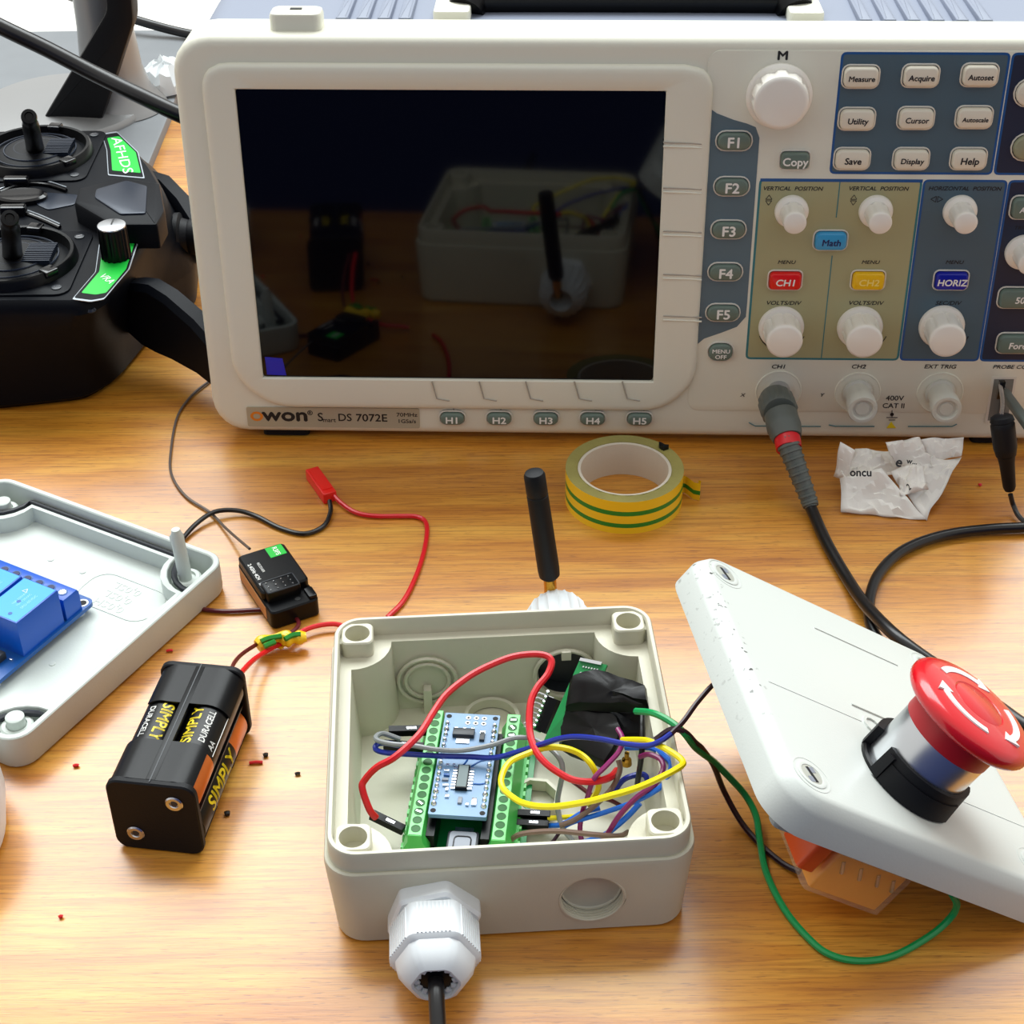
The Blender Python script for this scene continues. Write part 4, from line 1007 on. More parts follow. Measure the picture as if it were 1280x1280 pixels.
for (cx_, cz, flip, lab) in ((7.1, 22, -1, 'AA cell at the upper right of the black battery holder'), (-7.1, 22, 1, 'AA cell at the upper left of the black battery holder'),
                             (7.1, 7.6, 1, 'AA cell at the lower right of the black battery holder'), (-7.1, 7.6, -1, 'AA cell at the lower left of the black battery holder')):
    X = XH @ TR(cx_, 0, cz)
    b = thing('battery', 'black and copper ' + lab, 'battery', X, GB)
    Y = Matrix.Rotation(-PI / 2 * flip, 4, 'X')      # z -> +-y
    mb = MB(); mb.lathe([(6.6, -24.8), (7.1, -24.2), (7.1, 10)], BATB, Y, 32, cap1=False); mb.build('cell_body', b)
    mb = MB(); mb.lathe([(7.1, 10), (7.1, 23.6), (6.6, 24.4), (3, 24.4), (2.7, 24.4), (2.7, 25.2)], COPPER, Y, 32, cap0=False); mb.build('copper_band', b, label='copper coloured end')
    if cz > 10:
        a0 = math.radians(72 if cx_ > 0 else 118)
        RZ = Matrix.Rotation(0 if cx_ > 0 else 0, 4, 'Y')
        XX = Matrix() if cx_ > 0 else Matrix.Rotation(PI, 4, 'Z')
        # letters read along the cell
        aa = math.radians(78) if cx_ > 0 else math.radians(84)
        wraptext('SIMPLY', 5.4, YELLOWINK, b, XX, 7.16, PI / 2 + .28, sx=1.0, shear=0)
        wraptext('DURACELL', 3.0, INK_W, b, XX, 7.17, PI / 2 - .42, sx=.95, shear=.1)
        if cx_ > 0:
            wraptext('AA', 2.8, INK_W, b, TR(0, -6, 0), 7.17, PI / 2 - .95, sx=1, shear=.1)
            mb = MB(); mb.tube([(7.2 * math.cos(.35), y, 7.2 * math.sin(.35)) for y in (-9, 16)], .12, INK_W, 4, smooth=False); mb.build('lettering', b)
    elif cx_ > 0:
        wraptext('SIMPLY', 7.2, YELLOWINK, b, TR(0, -4, 0), 7.16, .25, sx=1.1); wraptext('DURACELL', 3.0, INK_W, b, TR(0, -4, 0), 7.17, -.45, sx=1.1)
# leads from the holder with taped joint
wire('lead_wire', [(288, 842, 22), (292, 830, 16), (302, 818, 10), (320, 806, 5), (336, 798, 4), (352, 794, 4)], .75, W['maroon'], 'dark red-black lead from the battery holder to the taped joint', 'wire')
wire('lead_wire', [(298, 846, 22), (304, 838, 16), (318, 824, 9), (340, 810, 4), (362, 799, 3), (380, 788, 3), (398, 782, 3), (416, 780, 3), (428, 782, 2.6), (440, 784, 2)], .95, W['red'], 'red lead from the battery holder through the taped joint towards the junction box', 'wire')
mb = MB(); mb.tube([P(322, 808, 4.5), P(334, 801, 5), P(350, 797, 5), P(362, 799, 4.6)], lambda t: 2.4 + .7 * math.sin(t * 9), TAPEY, 9, 5)
e = thing('taped_joint', 'knotted yellow and green tape around the wire joint behind the battery holder', 'tape')
mb.build('tape_wrap', e)
mb = MB(); mb.tube([P(356, 801, 5), P(368, 798, 5), P(383, 796, 5)], lambda t: 2.3 + .5 * math.sin(t * 11), TAPEY, 9, 5)
mb.build('tape_wrap', e)
mb = MB()
for pts in ([(326, 802), (336, 798), (352, 795)], [(356, 799), (366, 794), (376, 793)], [(330, 808), (344, 802)]):
    mb.tube([P(x, y, 7.2) for x, y in pts], 1.0, TAPEG, 6, 4)
mb.build('green_stripe', e)
mb = MB(); mb.slab(PPL([(348, 804), (358, 806), (352, 812), (346, 810)], 2), 2, 2.6, TAPEY); mb.build('tape_end', e)

# ------------------------------------------------------------------ receiver
q = PPL([(290, 688), (345, 674), (405, 738), (346, 762)], 11)
pa, pb, pc_ = Vector(PP(292, 690, 11)), Vector(PP(343, 675, 11)), Vector(PP(404, 736, 11))
ang = math.atan2(pb.y - pa.y, pb.x - pa.x)
XV = TR(-87.9, 483, 0) @ ROT(28)
rc = thing('radio_receiver', 'small black radio receiver box with a green sticker beside the grey lid', 'receiver', XV)
mb = MB()
q = rrect(19, 35, 2, 4); mb.loft([(shrink(q, .6), 0), (q, .8), (q, 7.4), (shrink(q, .5), 8)], BLACK); mb.build('case_base', rc)
mb = MB(); q = rrect(18.6, 26, 1.8, 4, 0, 4); mb.loft([(q, 8), (q, 10.8), (shrink(q, .7), 11.4)], BLACK); mb.build('case_cover', rc)
mb = MB(); mb.box(-8, 5, -11.6, -3.6, 8, 12.4, BLACK, None, .3, .8); mb.build('pin_bay', rc)
mb = MB(); mb.tube([(x, y, 12.4) for x, y in rrect(12.4, 7.4, .8, 2, -1.5, -7.6) + [rrect(12.4, 7.4, .8, 2, -1.5, -7.6)[0]]], .28, CHIP, 5, smooth=False); mb.build('bay_rim', rc)
for i in range(4):
    for j in range(3):
        mb = MB(); mb.lathe([(.32, 12.3), (.25, 12.8)], SOLDER, TR(-6.2 + i * 2.9, -10 + j * 2.3, 0), 6); mb.build('contact_pin', rc)
mb = MB(); mb.box(1.5, 8, 9.5, 16, 11.38, 11.5, GREEN_L); st = mb.build('sticker', rc, label='green sticker')
text('R3FS', 2.6, INK_W, st, TR(4.8, 12.6, 11.56) @ ROT(-90), bold=.02)
text('RADIOLINK', 2.0, INK_W, rc, TR(-7.4, 4.6, 11.46) @ ROT(-90), bold=.02) if False else text('2.4GHz 4CH', 2.0, INK_W, rc, TR(-7.2, 4.6, 11.46) @ ROT(-90), bold=.02)
text('RECEIVER', 1.5, INK_W, rc, TR(-4.0, 6, 11.46) @ ROT(-90), bold=0)
mb = MB(); mb.box(-8.2, -2, -4.2, -2.8, 11.42, 11.52, SILVERP); mb.build('printed_bar', rc)
mb = MB(); mb.box(-9.62, -9.5, -12, 15, 1.6, 7, STICKER); mb.build('side_label', rc, label='tan side label')
mb = MB(); mb.box(6, 9.2, -16.6, -10.8, 8, 9.4, BLACK, None, .3, .6); mb.lathe([(1.1, 8), (1.1, 8.15)], HOLE, TR(2.4, -14, 0), 12); mb.build('end_step', rc)
wire('antenna_wire', [(262, 476, 1), (240, 494, 1), (222, 520, 1), (214, 560, 1), (214, 592, 1), (232, 620, 1), (262, 640, 1.2), (282, 660, 2.5), (300, 676, 7), (312, 686, 9.5)], .55, W['thin'], 'thin grey-brown aerial wire curving from the oscilloscope to the small receiver', 'wire')
# red connector with its two leads
p0, p1 = P(390, 590, 2.6), P(413, 622, 2.6); d = p1 - p0; X = d.to_track_quat('Y', 'Z').to_matrix().to_4x4(); X.translation = p0
PLUGR = mat('plug_red', (232, 30, 20), .35)
jc = thing('plug_connector', 'small red two-pin plug lying on the desk in front of the oscilloscope', 'connector', X)
mb = MB(); L_ = d.length; mb.box(-2.9, 2.9, 0, L_, -2.3, 2.3, PLUGR, None, .5, .6); mb.box(-2.2, 2.2, 2, L_ - 3, 2.3, 2.6, PLUGR); mb.build('plug_housing', jc)
mb = MB()
for x in (-1.3, 1.3): mb.box(x - .8, x + .8, -.1, .3, -1, 1, HOLE)
mb.build('pin_hole', jc)
wire('lead_wire', [(416, 618, 3), (428, 630, 2), (446, 641, 1.4), (470, 645, 1.2), (500, 645, 1.2), (522, 646, 1.2), (533, 655, 1.2), (532, 680, 1.2), (522, 715, 1.2), (505, 750, 1.2), (484, 772, 1.2)], .95, W['red'], 'red lead curving from the red plug down behind the junction box', 'wire')
wire('lead_wire', [(412, 626, 3), (413, 640, 2), (404, 658, 1.2), (380, 667, 1.2), (350, 660, 1.2), (320, 645, 1.4), (295, 638, 2.4), (268, 640, 3), (245, 655, 2.2), (226, 676, 1.2)], .95, W['black'], 'black lead curving from the red plug to the grey lid', 'wire')
wire('lead_wire', [(236, 752, 1.2), (252, 761, 1.2), (285, 764, 1.2), (330, 762, 1.2), (355, 765, 1.4), (371, 774, 2), (372, 784, 3), (358, 795, 4)], .85, W['maroon'], 'dark red-black lead from the grey lid to the taped joint', 'wire')

# ------------------------------------------------------------------ tape roll
tc_ = (45.35, 543.87); RO, HT_ = 23.7, 15.4; RI = 17.6
tr = thing('tape_roll', 'roll of yellow and green striped insulating tape in front of the oscilloscope', 'tape roll', TR(tc_[0], tc_[1], 0))
n = 72; c_ = lambda r: circ(r, n)
mb = MB(); mb.loft([(c_(RI + 1.3), 0), (c_(RI + 1.3), HT_ - .1)], TAPESIDE, cap0=False, cap1=False)
mb.loft([(c_(RO), 0), (c_(RI), 0)], TAPESIDE, cap0=False, cap1=False)
mb.loft([[(RO * math.cos(2 * PI * k / n), RO * math.sin(2 * PI * k / n), HT_) for k in range(n)], [((RO - 3) * math.cos(2 * PI * k / n), (RO - 3) * math.sin(2 * PI * k / n), HT_ - .1 + .25 * math.sin(k * 2.1)) for k in range(n)], [((RI + 1.2) * math.cos(2 * PI * k / n), (RI + 1.2) * math.sin(2 * PI * k / n), HT_ - .3 + .2 * math.sin(k * 1.7)) for k in range(n)]], TAPESIDE, cap0=False, cap1=False)
mb.build('wound_edge', tr)
zs = [0, 2.9, 4.9, 8.6, 10.7, HT_]; mb = MB()
for i in range(5): mb.loft([(c_(RO), zs[i]), (c_(RO), zs[i + 1])], TAPEG if i in (1, 3) else TAPEY, cap0=False, cap1=False)
mb.build('outer_layer', tr, label='yellow outer wrap with two green stripes')
mb = MB(); mb.loft([(c_(RI + 1.2), 0), (c_(RI + 1.2), HT_ - .3), (c_(RI), HT_ - .4), (c_(RI), 0)], CARD, cap0=False, cap1=False); mb.build('core', tr, label='off-white card core')
mb = MB(); aT = math.radians(-8)
def tail(z0, z1, m):
    a_ = [(RO * math.cos(aT + .5 - .1 * k), RO * math.sin(aT + .5 - .1 * k)) for k in range(3)]
    P_ = a_ + [(RO + 1.5, 3.5), (RO + 4.5, -1), (RO + 7.0, -2), (RO + 7.4, 0), (RO + 6.4, .6)]
    mb.loft([[(x, y, z0) for x, y in P_], [(x, y, z1) for x, y in P_]], m, cap0=False, cap1=False, closed=False)
tail(0.3, 2.9, TAPEY); tail(2.9, 4.9, TAPEG); tail(4.9, 8.6, TAPEY); mb.build('loose_tail', tr)
mb = MB(); mb.loft([[((19.8 + 3 * abs(math.sin(k * 1.3))) * math.cos(.72 + .05 * math.sin(k)) + 1.4 * math.cos(k), (20.4) * math.sin(.72) + 2.0 * math.sin(k), HT_ - .2 + h + .6 * math.sin(3 * k + h)) for k in range(7)] for h in (0, 1.2, 2.0)], ELTAPE); mb.build('black_tape_scrap', tr, label='scrap of black tape on the rim')

# ------------------------------------------------------------------ crumpled paper
ring0 = [(1046, 602), (1052, 640), (1100, 648), (1158, 650), (1178, 620), (1198, 606), (1190, 570), (1120, 575), (1060, 570)]
pp = thing('crumpled_paper', 'crumpled white printed paper in front of the oscilloscope sockets', 'paper')
def sheet(pts, name='paper_fold', thick=.25, label=None, div=4, amp=1.2, seed=0):
    """folded quad patch: 4 corner points (px,py,z)"""
    c = [P(*p) for p in pts]; n_ = 13; V = []
    for j in range(n_):
        for i in range(n_):
            a, b = i / (n_ - 1), j / (n_ - 1); p = c[0].lerp(c[1], a).lerp(c[3].lerp(c[2], a), b)
            k = min(a, 1 - a, b, 1 - b) > 0
            V.append(p + Vector((0, 0, 1)) * (amp * .9 * k * (abs(noise.noise(p * .32 + Vector((seed * 3, 1, 0)))) * 2 - .4)) + Vector((noise.noise(p * .11 + Vector((seed, 0, 0))), noise.noise(p * .11 + Vector((0, seed, 3))), noise.noise(p * .13 + Vector((0, 9, seed))))) * (amp * (1 if k else .5)))
    Fc_ = [(j * n_ + i, j * n_ + i + 1, (j + 1) * n_ + i + 1, (j + 1) * n_ + i) for j in range(n_ - 1) for i in range(n_ - 1)]
    mb = MB(); mb.add([tuple(v) for v in V], Fc_, PAPER); o = mb.build(name, pp, smooth=20)
    md = o.modifiers.new('s', 'SOLIDIFY'); md.thickness = thick * S; return o
sheet([(1049, 600, 9), (1102, 585, 16), (1158, 650, .6), (1051, 640, .6)], seed=1, amp=2)
sheet([(1051, 552, 22), (1070, 562, 20), (1058, 600, 8), (1042, 596, 6)], seed=2, amp=1.5)
sheet([(1068, 562, 14), (1110, 562, 12), (1128, 592, 6), (1058, 602, 8)], seed=3, amp=2.5)
sheet([(1108, 552, 22), (1150, 548, 20), (1165, 585, 12), (1126, 590, 8)], seed=4, amp=2.5)
sheet([(1148, 550, 19), (1206, 546, 20), (1200, 572, 12), (1160, 580, 10)], seed=5, amp=2)
sheet([(1160, 575, 12), (1202, 570, 12), (1158, 650, .6), (1110, 590, 12)], seed=6, amp=2.5)
sheet([(1118, 590, 12), (1150, 580, 16), (1160, 610, 10), (1128, 620, 8)], seed=7, amp=3)
def fz(p, z): return P(*p, z)
for s_, x, y, z, rz, sz in (('oncu', 1076, 591, 17, -2, 4.4), ('e', 1124, 578, 23, -30, 5.5), ('w...', 1140, 577, 22, -12, 3), ('2', 1136, 609, 17, 50, 3.6)):
    p = P(x, y, z); text(s_, sz, INK, pp, TR(*p) @ ROT(rz) @ Matrix.Rotation(math.radians(48), 4, 'X'), bold=.03)

# ------------------------------------------------------------------ probe on channel 1
PB = XS @ Vector((*[F(973, 489, .5)[0]], -4, F(973, 489, .5)[1]))
tipx = XS.to_3x3() @ Vector((0, -1, 0))
pr_ = thing('oscilloscope_probe_plug', 'grey probe connector with a red ring plugged into channel one', 'connector')
pts_ = [PB, XS @ Vector((F(976, 500, 14)[0], -14, F(976, 500, 14)[1])), ]
B1 = XS @ Vector((F(968, 484, 10)[0], -10, F(968, 484, 10)[1])); B0_ = XS @ Vector((F(968, 484, 10)[0], -1, F(968, 484, 10)[1] + 2))
B2 = XS @ Vector((F(977, 525, 30)[0], -30, F(977, 525, 30)[1])); B3 = P(986, 557, 23); B4 = P(994, 590, 14); B5 = P(1013, 632, 4)
def seg_lathe(a, b, prof, m, name, nn=28, flute=0, label=None):
    d_ = (b - a); q_ = d_.to_track_quat('Z', 'Y').to_matrix().to_4x4(); q_.translation = a; Ld = d_.length; mb = MB()
    if flute:
        mb.loft([([((r + (flute * (1 if (k // 2) % 2 else 0) if 0 < j < len(prof) - 1 else 0)) * math.cos(2 * PI * k / 64), (r + (flute * (1 if (k // 2) % 2 else 0) if 0 < j < len(prof) - 1 else 0)) * math.sin(2 * PI * k / 64)) for k in range(64)], t * Ld) for j, (r, t) in enumerate(prof)], m, q_)
    else: mb.lathe([(r, t * Ld) for r, t in prof], m, q_, nn)
    return mb.build(name, pr_, label=label)
Q1 = XS @ Vector((F(975, 516, 20)[0], -20, F(975, 516, 20)[1]))
axis_end = P(984, 548, 24)
Q0 = XS @ Vector((F(969, 499, 7)[0], -7, F(969, 499, 7)[1]))
seg_lathe(Q0, Q1, [(6.6, 0), (7.2, .2), (7.2, .9), (6.6, 1)], PROBEG, 'locking_ring', flute=.35)
seg_lathe(Q1, axis_end, [(6.0, 0), (6.6, .05), (6.9, .45), (7.0, .6), (6.6, .7), (6.6, .8), (5.8, 1)], PROBEG, 'plug_body')
seg_lathe(axis_end, axis_end.lerp(B3, 1.0) + Vector((0, -1, -1)), [(5.2, 0), (5.3, .5), (5.1, 1)], W['red'], 'colour_ring', label='red channel ring')
path = catmull([axis_end, B3, P(998, 590, 15), P(1011, 625, 6), P(1014, 634, 4)], 6)
mb = MB(); mb.tube(path[4:], lambda t: 4.6 * (1 - t) + 2.5 * t, PROBEG, 16, smooth=False); sr = mb.build('strain_relief', pr_)
for k in range(11):
    t = .12 + .078 * k; i = 4 + (len(path) - 6) * t; a_ = path[int(i)]; b_ = path[int(i) + 1]; p_ = a_.lerp(b_, i - int(i)); dd = (b_ - a_).normalized()
    q_ = dd.to_track_quat('Z', 'Y').to_matrix().to_4x4(); q_.translation = p_; r_ = 4.6 * (1 - t) + 2.5 * t
    mb = MB(); mb.loft([(arc_out(r_ + .42, r_ - .2, a0, a0 + 140, 10), -.55), (arc_out(r_ + .42, r_ - .2, a0, a0 + 140, 10), .55)], PROBEG, q_) if False else mb.lathe([(r_, -.6), (r_ + .5, -.5), (r_ + .5, .5), (r_, .6)], PROBEG, q_, 18)
    mb.build('relief_rib', sr)
wire('cable', [(1011, 628, 5), (1016, 640, 3.5), (1034, 680, 2.6), (1062, 728, 2.6), (1085, 760, 6), (1120, 795, 9), (1160, 825, 7), (1200, 850, 4), (1250, 885, 3), (1275, 903, 3), (1310, 925, 3)], 2.35, W['black'], 'black probe cable running from the channel one plug behind the tilted lid', 'cable', n=12)
wire('cable', [(1320, 655, 3), (1280, 659, 3), (1240, 661, 3), (1190, 667, 3), (1150, 678, 3), (1120, 694, 3), (1098, 718, 3), (1088, 745, 2.6), (1087, 775, 2.6), (1098, 800, 2.6), (1125, 840, 2.6)], 2.1, W['black'], 'black cable curving in from the right edge across the desk under the probe cable', 'cable', n=12)
# probe tip on the compensation terminal
pt = thing('oscilloscope_probe', 'black probe body with hooked tip on the compensation terminal at the right', 'probe')
K0 = XS @ Vector((F(1251, 480, 4)[0], -3, F(1251, 480, 4)[1])); K1 = P(1252, 520, 42); K2 = P(1258, 572, 26); K3 = P(1262, 612, 11); K4 = P(1264, 622, 8)
def slathe(a, b, prof, m, name, par, nn=24):
    d_ = (b - a); q_ = d_.to_track_quat('Z', 'Y').to_matrix().to_4x4(); q_.translation = a; Ld = d_.length; mb = MB(); mb.lathe([(r, t * Ld) for r, t in prof], m, q_, nn); return mb.build(name, par)
mb = MB(); mb.tube([K0, K0.lerp(K1, .5) + Vector((0, -3, 0)), K1], .9, STEEL, 8, 4); mb.box(-1.2, 1.2, -1, 1, 0, 8, BLACKG, TR(*(K0 + Vector((0, -2, -6))))); mb.build('hook_tip', pt)
slathe(K1, K2, [(3.2, -.02), (4.3, .02), (4.7, .12), (4.2, .14), (4.7, .2), (4.7, .3), (4.6, .75), (3.9, .95), (3.2, 1)], BLACKM, 'probe_body', pt)
slathe(K2, K3, [(3.6, -.1), (3.0, .2), (2.5, .9), (2, 1)], BLACKM, 'probe_sleeve', pt)
wire('cable', [(1263, 618, 9), (1267, 632, 4), (1276, 648, 2), (1300, 664, 1.6)], 1.0, W['black'], 'thin black lead coming out of the probe at the right edge', 'cable')
a_ = XS @ Vector((F(1256, 492, 6)[0], -5, F(1256, 492, 6)[1])); b_ = P(1300, 552, 48)
gc = thing('ground_clip', 'dark grey-green crocodile clip arm on the compensation terminal at the right edge', 'clip')
d_ = b_ - a_; q_ = d_.to_track_quat('Z', 'Y').to_matrix().to_4x4(); q_.translation = a_
mb = MB(); mb.box(-2, 2, -1.6, 1.6, 0, d_.length, PROBEG, q_, .6, .8); mb.build('clip_arm', gc); mb = MB(); mb.tube([a_ + Vector((0, 4, 1)), a_], .8, STEEL, 6, smooth=False); mb.build('clip_jaw', gc)

# ------------------------------------------------------------------ transmitter
tx = thing('radio_transmitter', 'black radio control transmitter with two sticks lying left of the oscilloscope', 'remote control')
ZT = 56
def LP(pts, z): return ccw([PP(x, y, z) for x, y in pts])
A = lambda x, y, z=ZT: PP(x, y, z)
fl_ = A(0, 377)
XL0 = -380
bot = [(XL0, PP(0, 515, 0)[1] + 3), PP(0, 515, 0), PP(110, 503, 0), PP(150, 478, 0), PP(192, 425, 0), (-152, 705), (-158, 760), (-176, 792), (XL0, 792)]
top_ = [(XL0, A(0, 378)[1]), A(0, 378), A(104, 378), A(132, 362), A(178, 300), A(208, 240), A(188, 205), A(150, 165), (XL0, A(150, 163)[1])]
bot = ccw(bot); top_ = ccw(top_)
def rr9(p): return rounded(p, 7, 3)
mixp = lambda a, b, t: [((x0 * (1 - t) + x1 * t), (y0 * (1 - t) + y1 * t)) for (x0, y0), (x1, y1) in zip(a, b)]
rb_, rt_ = rr9(bot), rr9(top_)
mb = MB(); mb.loft([(shrink(rb_, 3), 0), (rb_, 3), (shrink(rb_, -2), 22), (shrink(mixp(rb_, rt_, .5), -1.5), 38), (shrink(rt_, -1.0), 50), (shrink(rt_, .3), 54.5), (shrink(rt_, 2), ZT)], TXBODY); mb.build('transmitter_body', tx)
def gimbal(px, py, sx_, sy_, sh, R_=27):
    c = A(px, py); X = TR(c[0], c[1], ZT)
    e = bpy.data.objects.new('gimbal', None); COL.objects.link(e); e.parent = tx
    mb = MB(); mb.slab(rrect(R_ * 2 + 5, R_ * 2 + 5, 6, 4), 0, .9, TXBODY, X, .3); mb.build('gimbal_plate', e)
    cr = lambda r: circ(r, 48)
    mb = MB(); mb.loft([(cr(R_ + .8), .8), (cr(R_), 4.6), (cr(R_ - .8), 5.6), (cr(R_ - 2.2), 5.4), (cr(R_ - 2.8), 1), (cr(R_ - 3.2), .2)], BLACK, X, cap0=False); mb.build('gimbal_ring', e)
    mb = MB(); mb.loft([(circ(R_ - 4 - k * 1.2, 40), .6 + 5 * math.sin(k / 12 * PI / 2)) for k in range(0, 13)], BLACKM, X, cap0=False); mb.build('gimbal_dome', e)
    for rr in (10, 15, 19.5):
        h_ = .6 + 5 * math.sqrt(max(0, 1 - (rr / 23.5) ** 2)) * .9 + .5
        mb = MB(); mb.tube([(rr * math.cos(t / 18 * PI), rr * math.sin(t / 18 * PI), h_) for t in range(37)], .45, TXGREY, 5, smooth=False, X=X); mb.build('gimbal_ridge', e)
    for a in (80, 200, 320):
        mb = MB(); mb.box(R_ - 4.5, R_ + 1.2, -3.2, 3.2, 3.4, 6.2, BLACKG, X @ ROT(a), .5, .6); mb.build('ring_clip', e)
    mb = MB()
    for k in range(-5, 6): mb.box(6, 18, k * 1.6 - .4, k * 1.6 + .4, 3.5, 6.4 - abs(k) * .1, TXGREY, X)
    mb.build('gimbal_scale', e)['kind'] = 'stuff'
    for a in (45, 135, 225, 315):
        r_ = R_ * 1.24; mb = MB(); mb.lathe([(2.2, .8), (2.2, 1.3), (1.7, 1.5)], CHIP, X @ TR(r_ * math.cos(math.radians(a)), r_ * math.sin(math.radians(a)), 0), 16)
        mb.box(-1.4, 1.4, -.3, .3, 1.45, 1.6, STEEL, X @ TR(r_ * math.cos(math.radians(a)), r_ * math.sin(math.radians(a)), 0) @ ROT(30)); mb.build('gimbal_screw', e)
    b0 = Vector((c[0], c[1], ZT + 4)); t0_ = P(sx_, sy_, ZT + 4 + sh)
    d_ = t0_ - b0; q_ = d_.to_track_quat('Z', 'Y').to_matrix().to_4x4(); q_.translation = b0; Ld = d_.length
    mb = MB(); mb.lathe([(4.4, 0), (4.2, Ld * .2), (4.0, Ld * .5), (3.9, Ld * .75), (3.2, Ld * .8), (3.3, Ld * .88), (3.7, Ld - 1.6), (3.4, Ld - .2), (2, Ld), (1.7, Ld - .8)], BLACK, q_, 20); mb.build('control_stick', e, label='black control stick')
gimbal(46, 196, 36, 145, 34); gimbal(18, 330, 12, 272, 34)
zs_ = ZT
def plate(name, pts, z0, h, m, bev=.6, r=1.5, label=None):
    mb = MB(); mb.slab(rounded(LP(pts, z0 + h), r, 3), z0, z0 + h, m, None, bev); return mb.build(name, tx, label=label)
# green labels with silver outlines
for pts in ([(127, 167), (146, 164), (173, 190), (181, 223), (135, 219), (133, 187)], [(176, 293), (150, 298), (124, 304), (119, 340), (90, 374), (113, 377), (130, 374), (162, 336)]):
    plate('printed_zone', pts, ZT, .25, TXLINE, 0, 1); c = Vector((sum(p[0] for p in pts) / len(pts), sum(p[1] for p in pts) / len(pts)))
    plate('printed_zone', [tuple(c + (Vector(p) - c) * .94) for p in pts], ZT, .4, TXBODY, 0, 1)
    plate('green_label', [tuple(c + Vector((2, 0)) + (Vector(p) - c) * .78) for p in pts], ZT, .5, GREEN_L, 0, 1)
ca, cb = Vector(A(146, 177)), Vector(A(159, 214)); an = math.degrees(math.atan2(cb.y - ca.y, cb.x - ca.x))
text('AFHDS', 7, INK_W, tx, TR((ca.x + cb.x) / 2 , (ca.y + cb.y) / 2, ZT + .6) @ ROT(an), bold=.0, sx=2.1)
text('VRA', 5, INK_W, tx, TR(*A(134, 350), ZT + .6) @ ROT(-50), bold=0)
# raised hexagonal pad
pd = [(98, 234), (92, 252), (140, 280), (196, 280), (206, 262), (200, 228), (152, 220)]
plate('hexagonal_pad', pd, ZT - 2, 12, TXBODY, 1.8, 1.6, 'raised grey-black hexagonal pad')
plate('hexagonal_pad', [(120, 236), (118, 246), (150, 267), (182, 266), (184, 232), (158, 225)], ZT + 9.5, 1.4, TXGREY, .5, 1.5, 'smooth inner facet of the pad')
# ribbed knob
c = PP(146, 322, ZT); X = TR(c[0], c[1], ZT)
nk = 64; rk = lambda r, d: [((r - (d if (k // 2) % 2 else 0)) * math.cos(2 * PI * k / nk), (r - (d if (k // 2) % 2 else 0)) * math.sin(2 * PI * k / nk)) for k in range(nk)]
mb = MB(); mb.loft([(rk(6.6, .5), .3), (rk(6.4, .5), 14), (rk(6.2, .2), 15), (rk(5.9, 0), 15.4)], BLACK, X); kn = mb.build('tuning_knob', tx, label='black ribbed knob with a silver top')
mb = MB(); mb.lathe([(6.2, 15.2), (6.1, 15.8), (5.6, 16.0)], BRUSH, X, 32); mb.box(-.3, .3, 0, 5.6, 16, 16.2, INK, X); mb.build('knob_top', kn)
# trims in the middle
for px, py in ((22, 232), (18, 268)):
    mb = MB(); c = A(px, py); mb.box(-6, 6, -2.4, 2.4, 0, 4.5, BLACKG, TR(c[0], c[1], ZT), .8, 1.2); mb.build('trim_switch', tx)
for pts in ([(0, 240), (30, 230), (60, 231), (83, 238)], [(20, 262), (48, 272), (75, 284)]):
    mb = MB(); mb.tube([P(x, y, ZT + .8) for x, y in pts], .9, BLACKG, 8, 5); mb.build('trim_slot', tx)
    mb = MB(); mb.tube([P(x, y - 4, ZT + .2) for x, y in pts], .35, TXLINE, 6, 5); mb.build('silver_print_line', tx)
mb = MB(); c = A(28, 249); mb.lathe([(7.5, 0), (7.5, 2), (6.6, 2.8), (4, 2.4)], BLACKG, TR(c[0], c[1], ZT) @ Matrix.Scale(1.6, 4, (1, 0, 0)), 24); mb.build('strap_eye', tx)
plate('silver_band', [(52, 240), (98, 243), (94, 255), (60, 262), (45, 255)], ZT, .5, TXGREY, .2, 2)
# seam, ribs on the front, side roller, antenna root, handle arms
mb = MB(); fy = PP(0, 390, ZT - 8)[1]
for k in range(9):
    x, y_ = PP(4 + k * 9, 392, 48); mb.box(x - .5, x + .5, y_ - 2.2, y_ + 1.5, 41, 49, TXGREY)
mb.build('front_rib', tx)['kind'] = 'stuff'
mb = MB(); mb.tube([(XL0 + 60, PP(0, 470, 16)[1] - 1.4, 17), (*PP(0, 470, 16), 17), (*PP(60, 466, 16), 17), (*PP(118, 456, 16), 17)], .5, TXGREY, 6, smooth=False); mb.build('case_seam', tx)
mb = MB(); mb.lathe([(1.8, 0), (2.2, .5), (1.6, 1.6)], TXGREY, TR(*P(114, 389, 50)), 16); mb.build('case_screw', tx)
c = P(226, 296, 34); X = TR(*c) @ Matrix.Rotation(PI / 2, 4, 'Y')
mb = MB(); mb.lathe([(9, -12), (11, -10), (11.5, 0), (9, 1), (8, 4), (8.6, 5), (8.6, 8), (6, 9)], BLACKM, X, 28); mb.build('side_roller', tx)
def arm_plate(name, path, half, label=None):
    """bent plate: path of (px,py,z_top,z_bottom)"""
    R_ = []
    P_ = [P(a, b, c) for a, b, c, d in path]
    for k, (a, b, c, d_) in enumerate(path):
        t = (P_[min(k + 1, len(P_) - 1)] - P_[max(k - 1, 0)]); n_ = Vector((-t.y, t.x, 0)).normalized() * half; p = P_[k]
        R_.append([(p.x + n_.x * .6, p.y + n_.y * .6, c), (p.x - n_.x * .6, p.y - n_.y * .6, c), (p.x - n_.x, p.y - n_.y, c - 3), (p.x - n_.x, p.y - n_.y, d_ + 2), (p.x - n_.x * .6, p.y - n_.y * .6, d_), (p.x + n_.x * .6, p.y + n_.y * .6, d_), (p.x + n_.x, p.y + n_.y, d_ + 2), (p.x + n_.x, p.y + n_.y, c - 3)])
    mb = MB(); mb.loft(R_, TXBODY); return mb.build(name, tx, label=label)
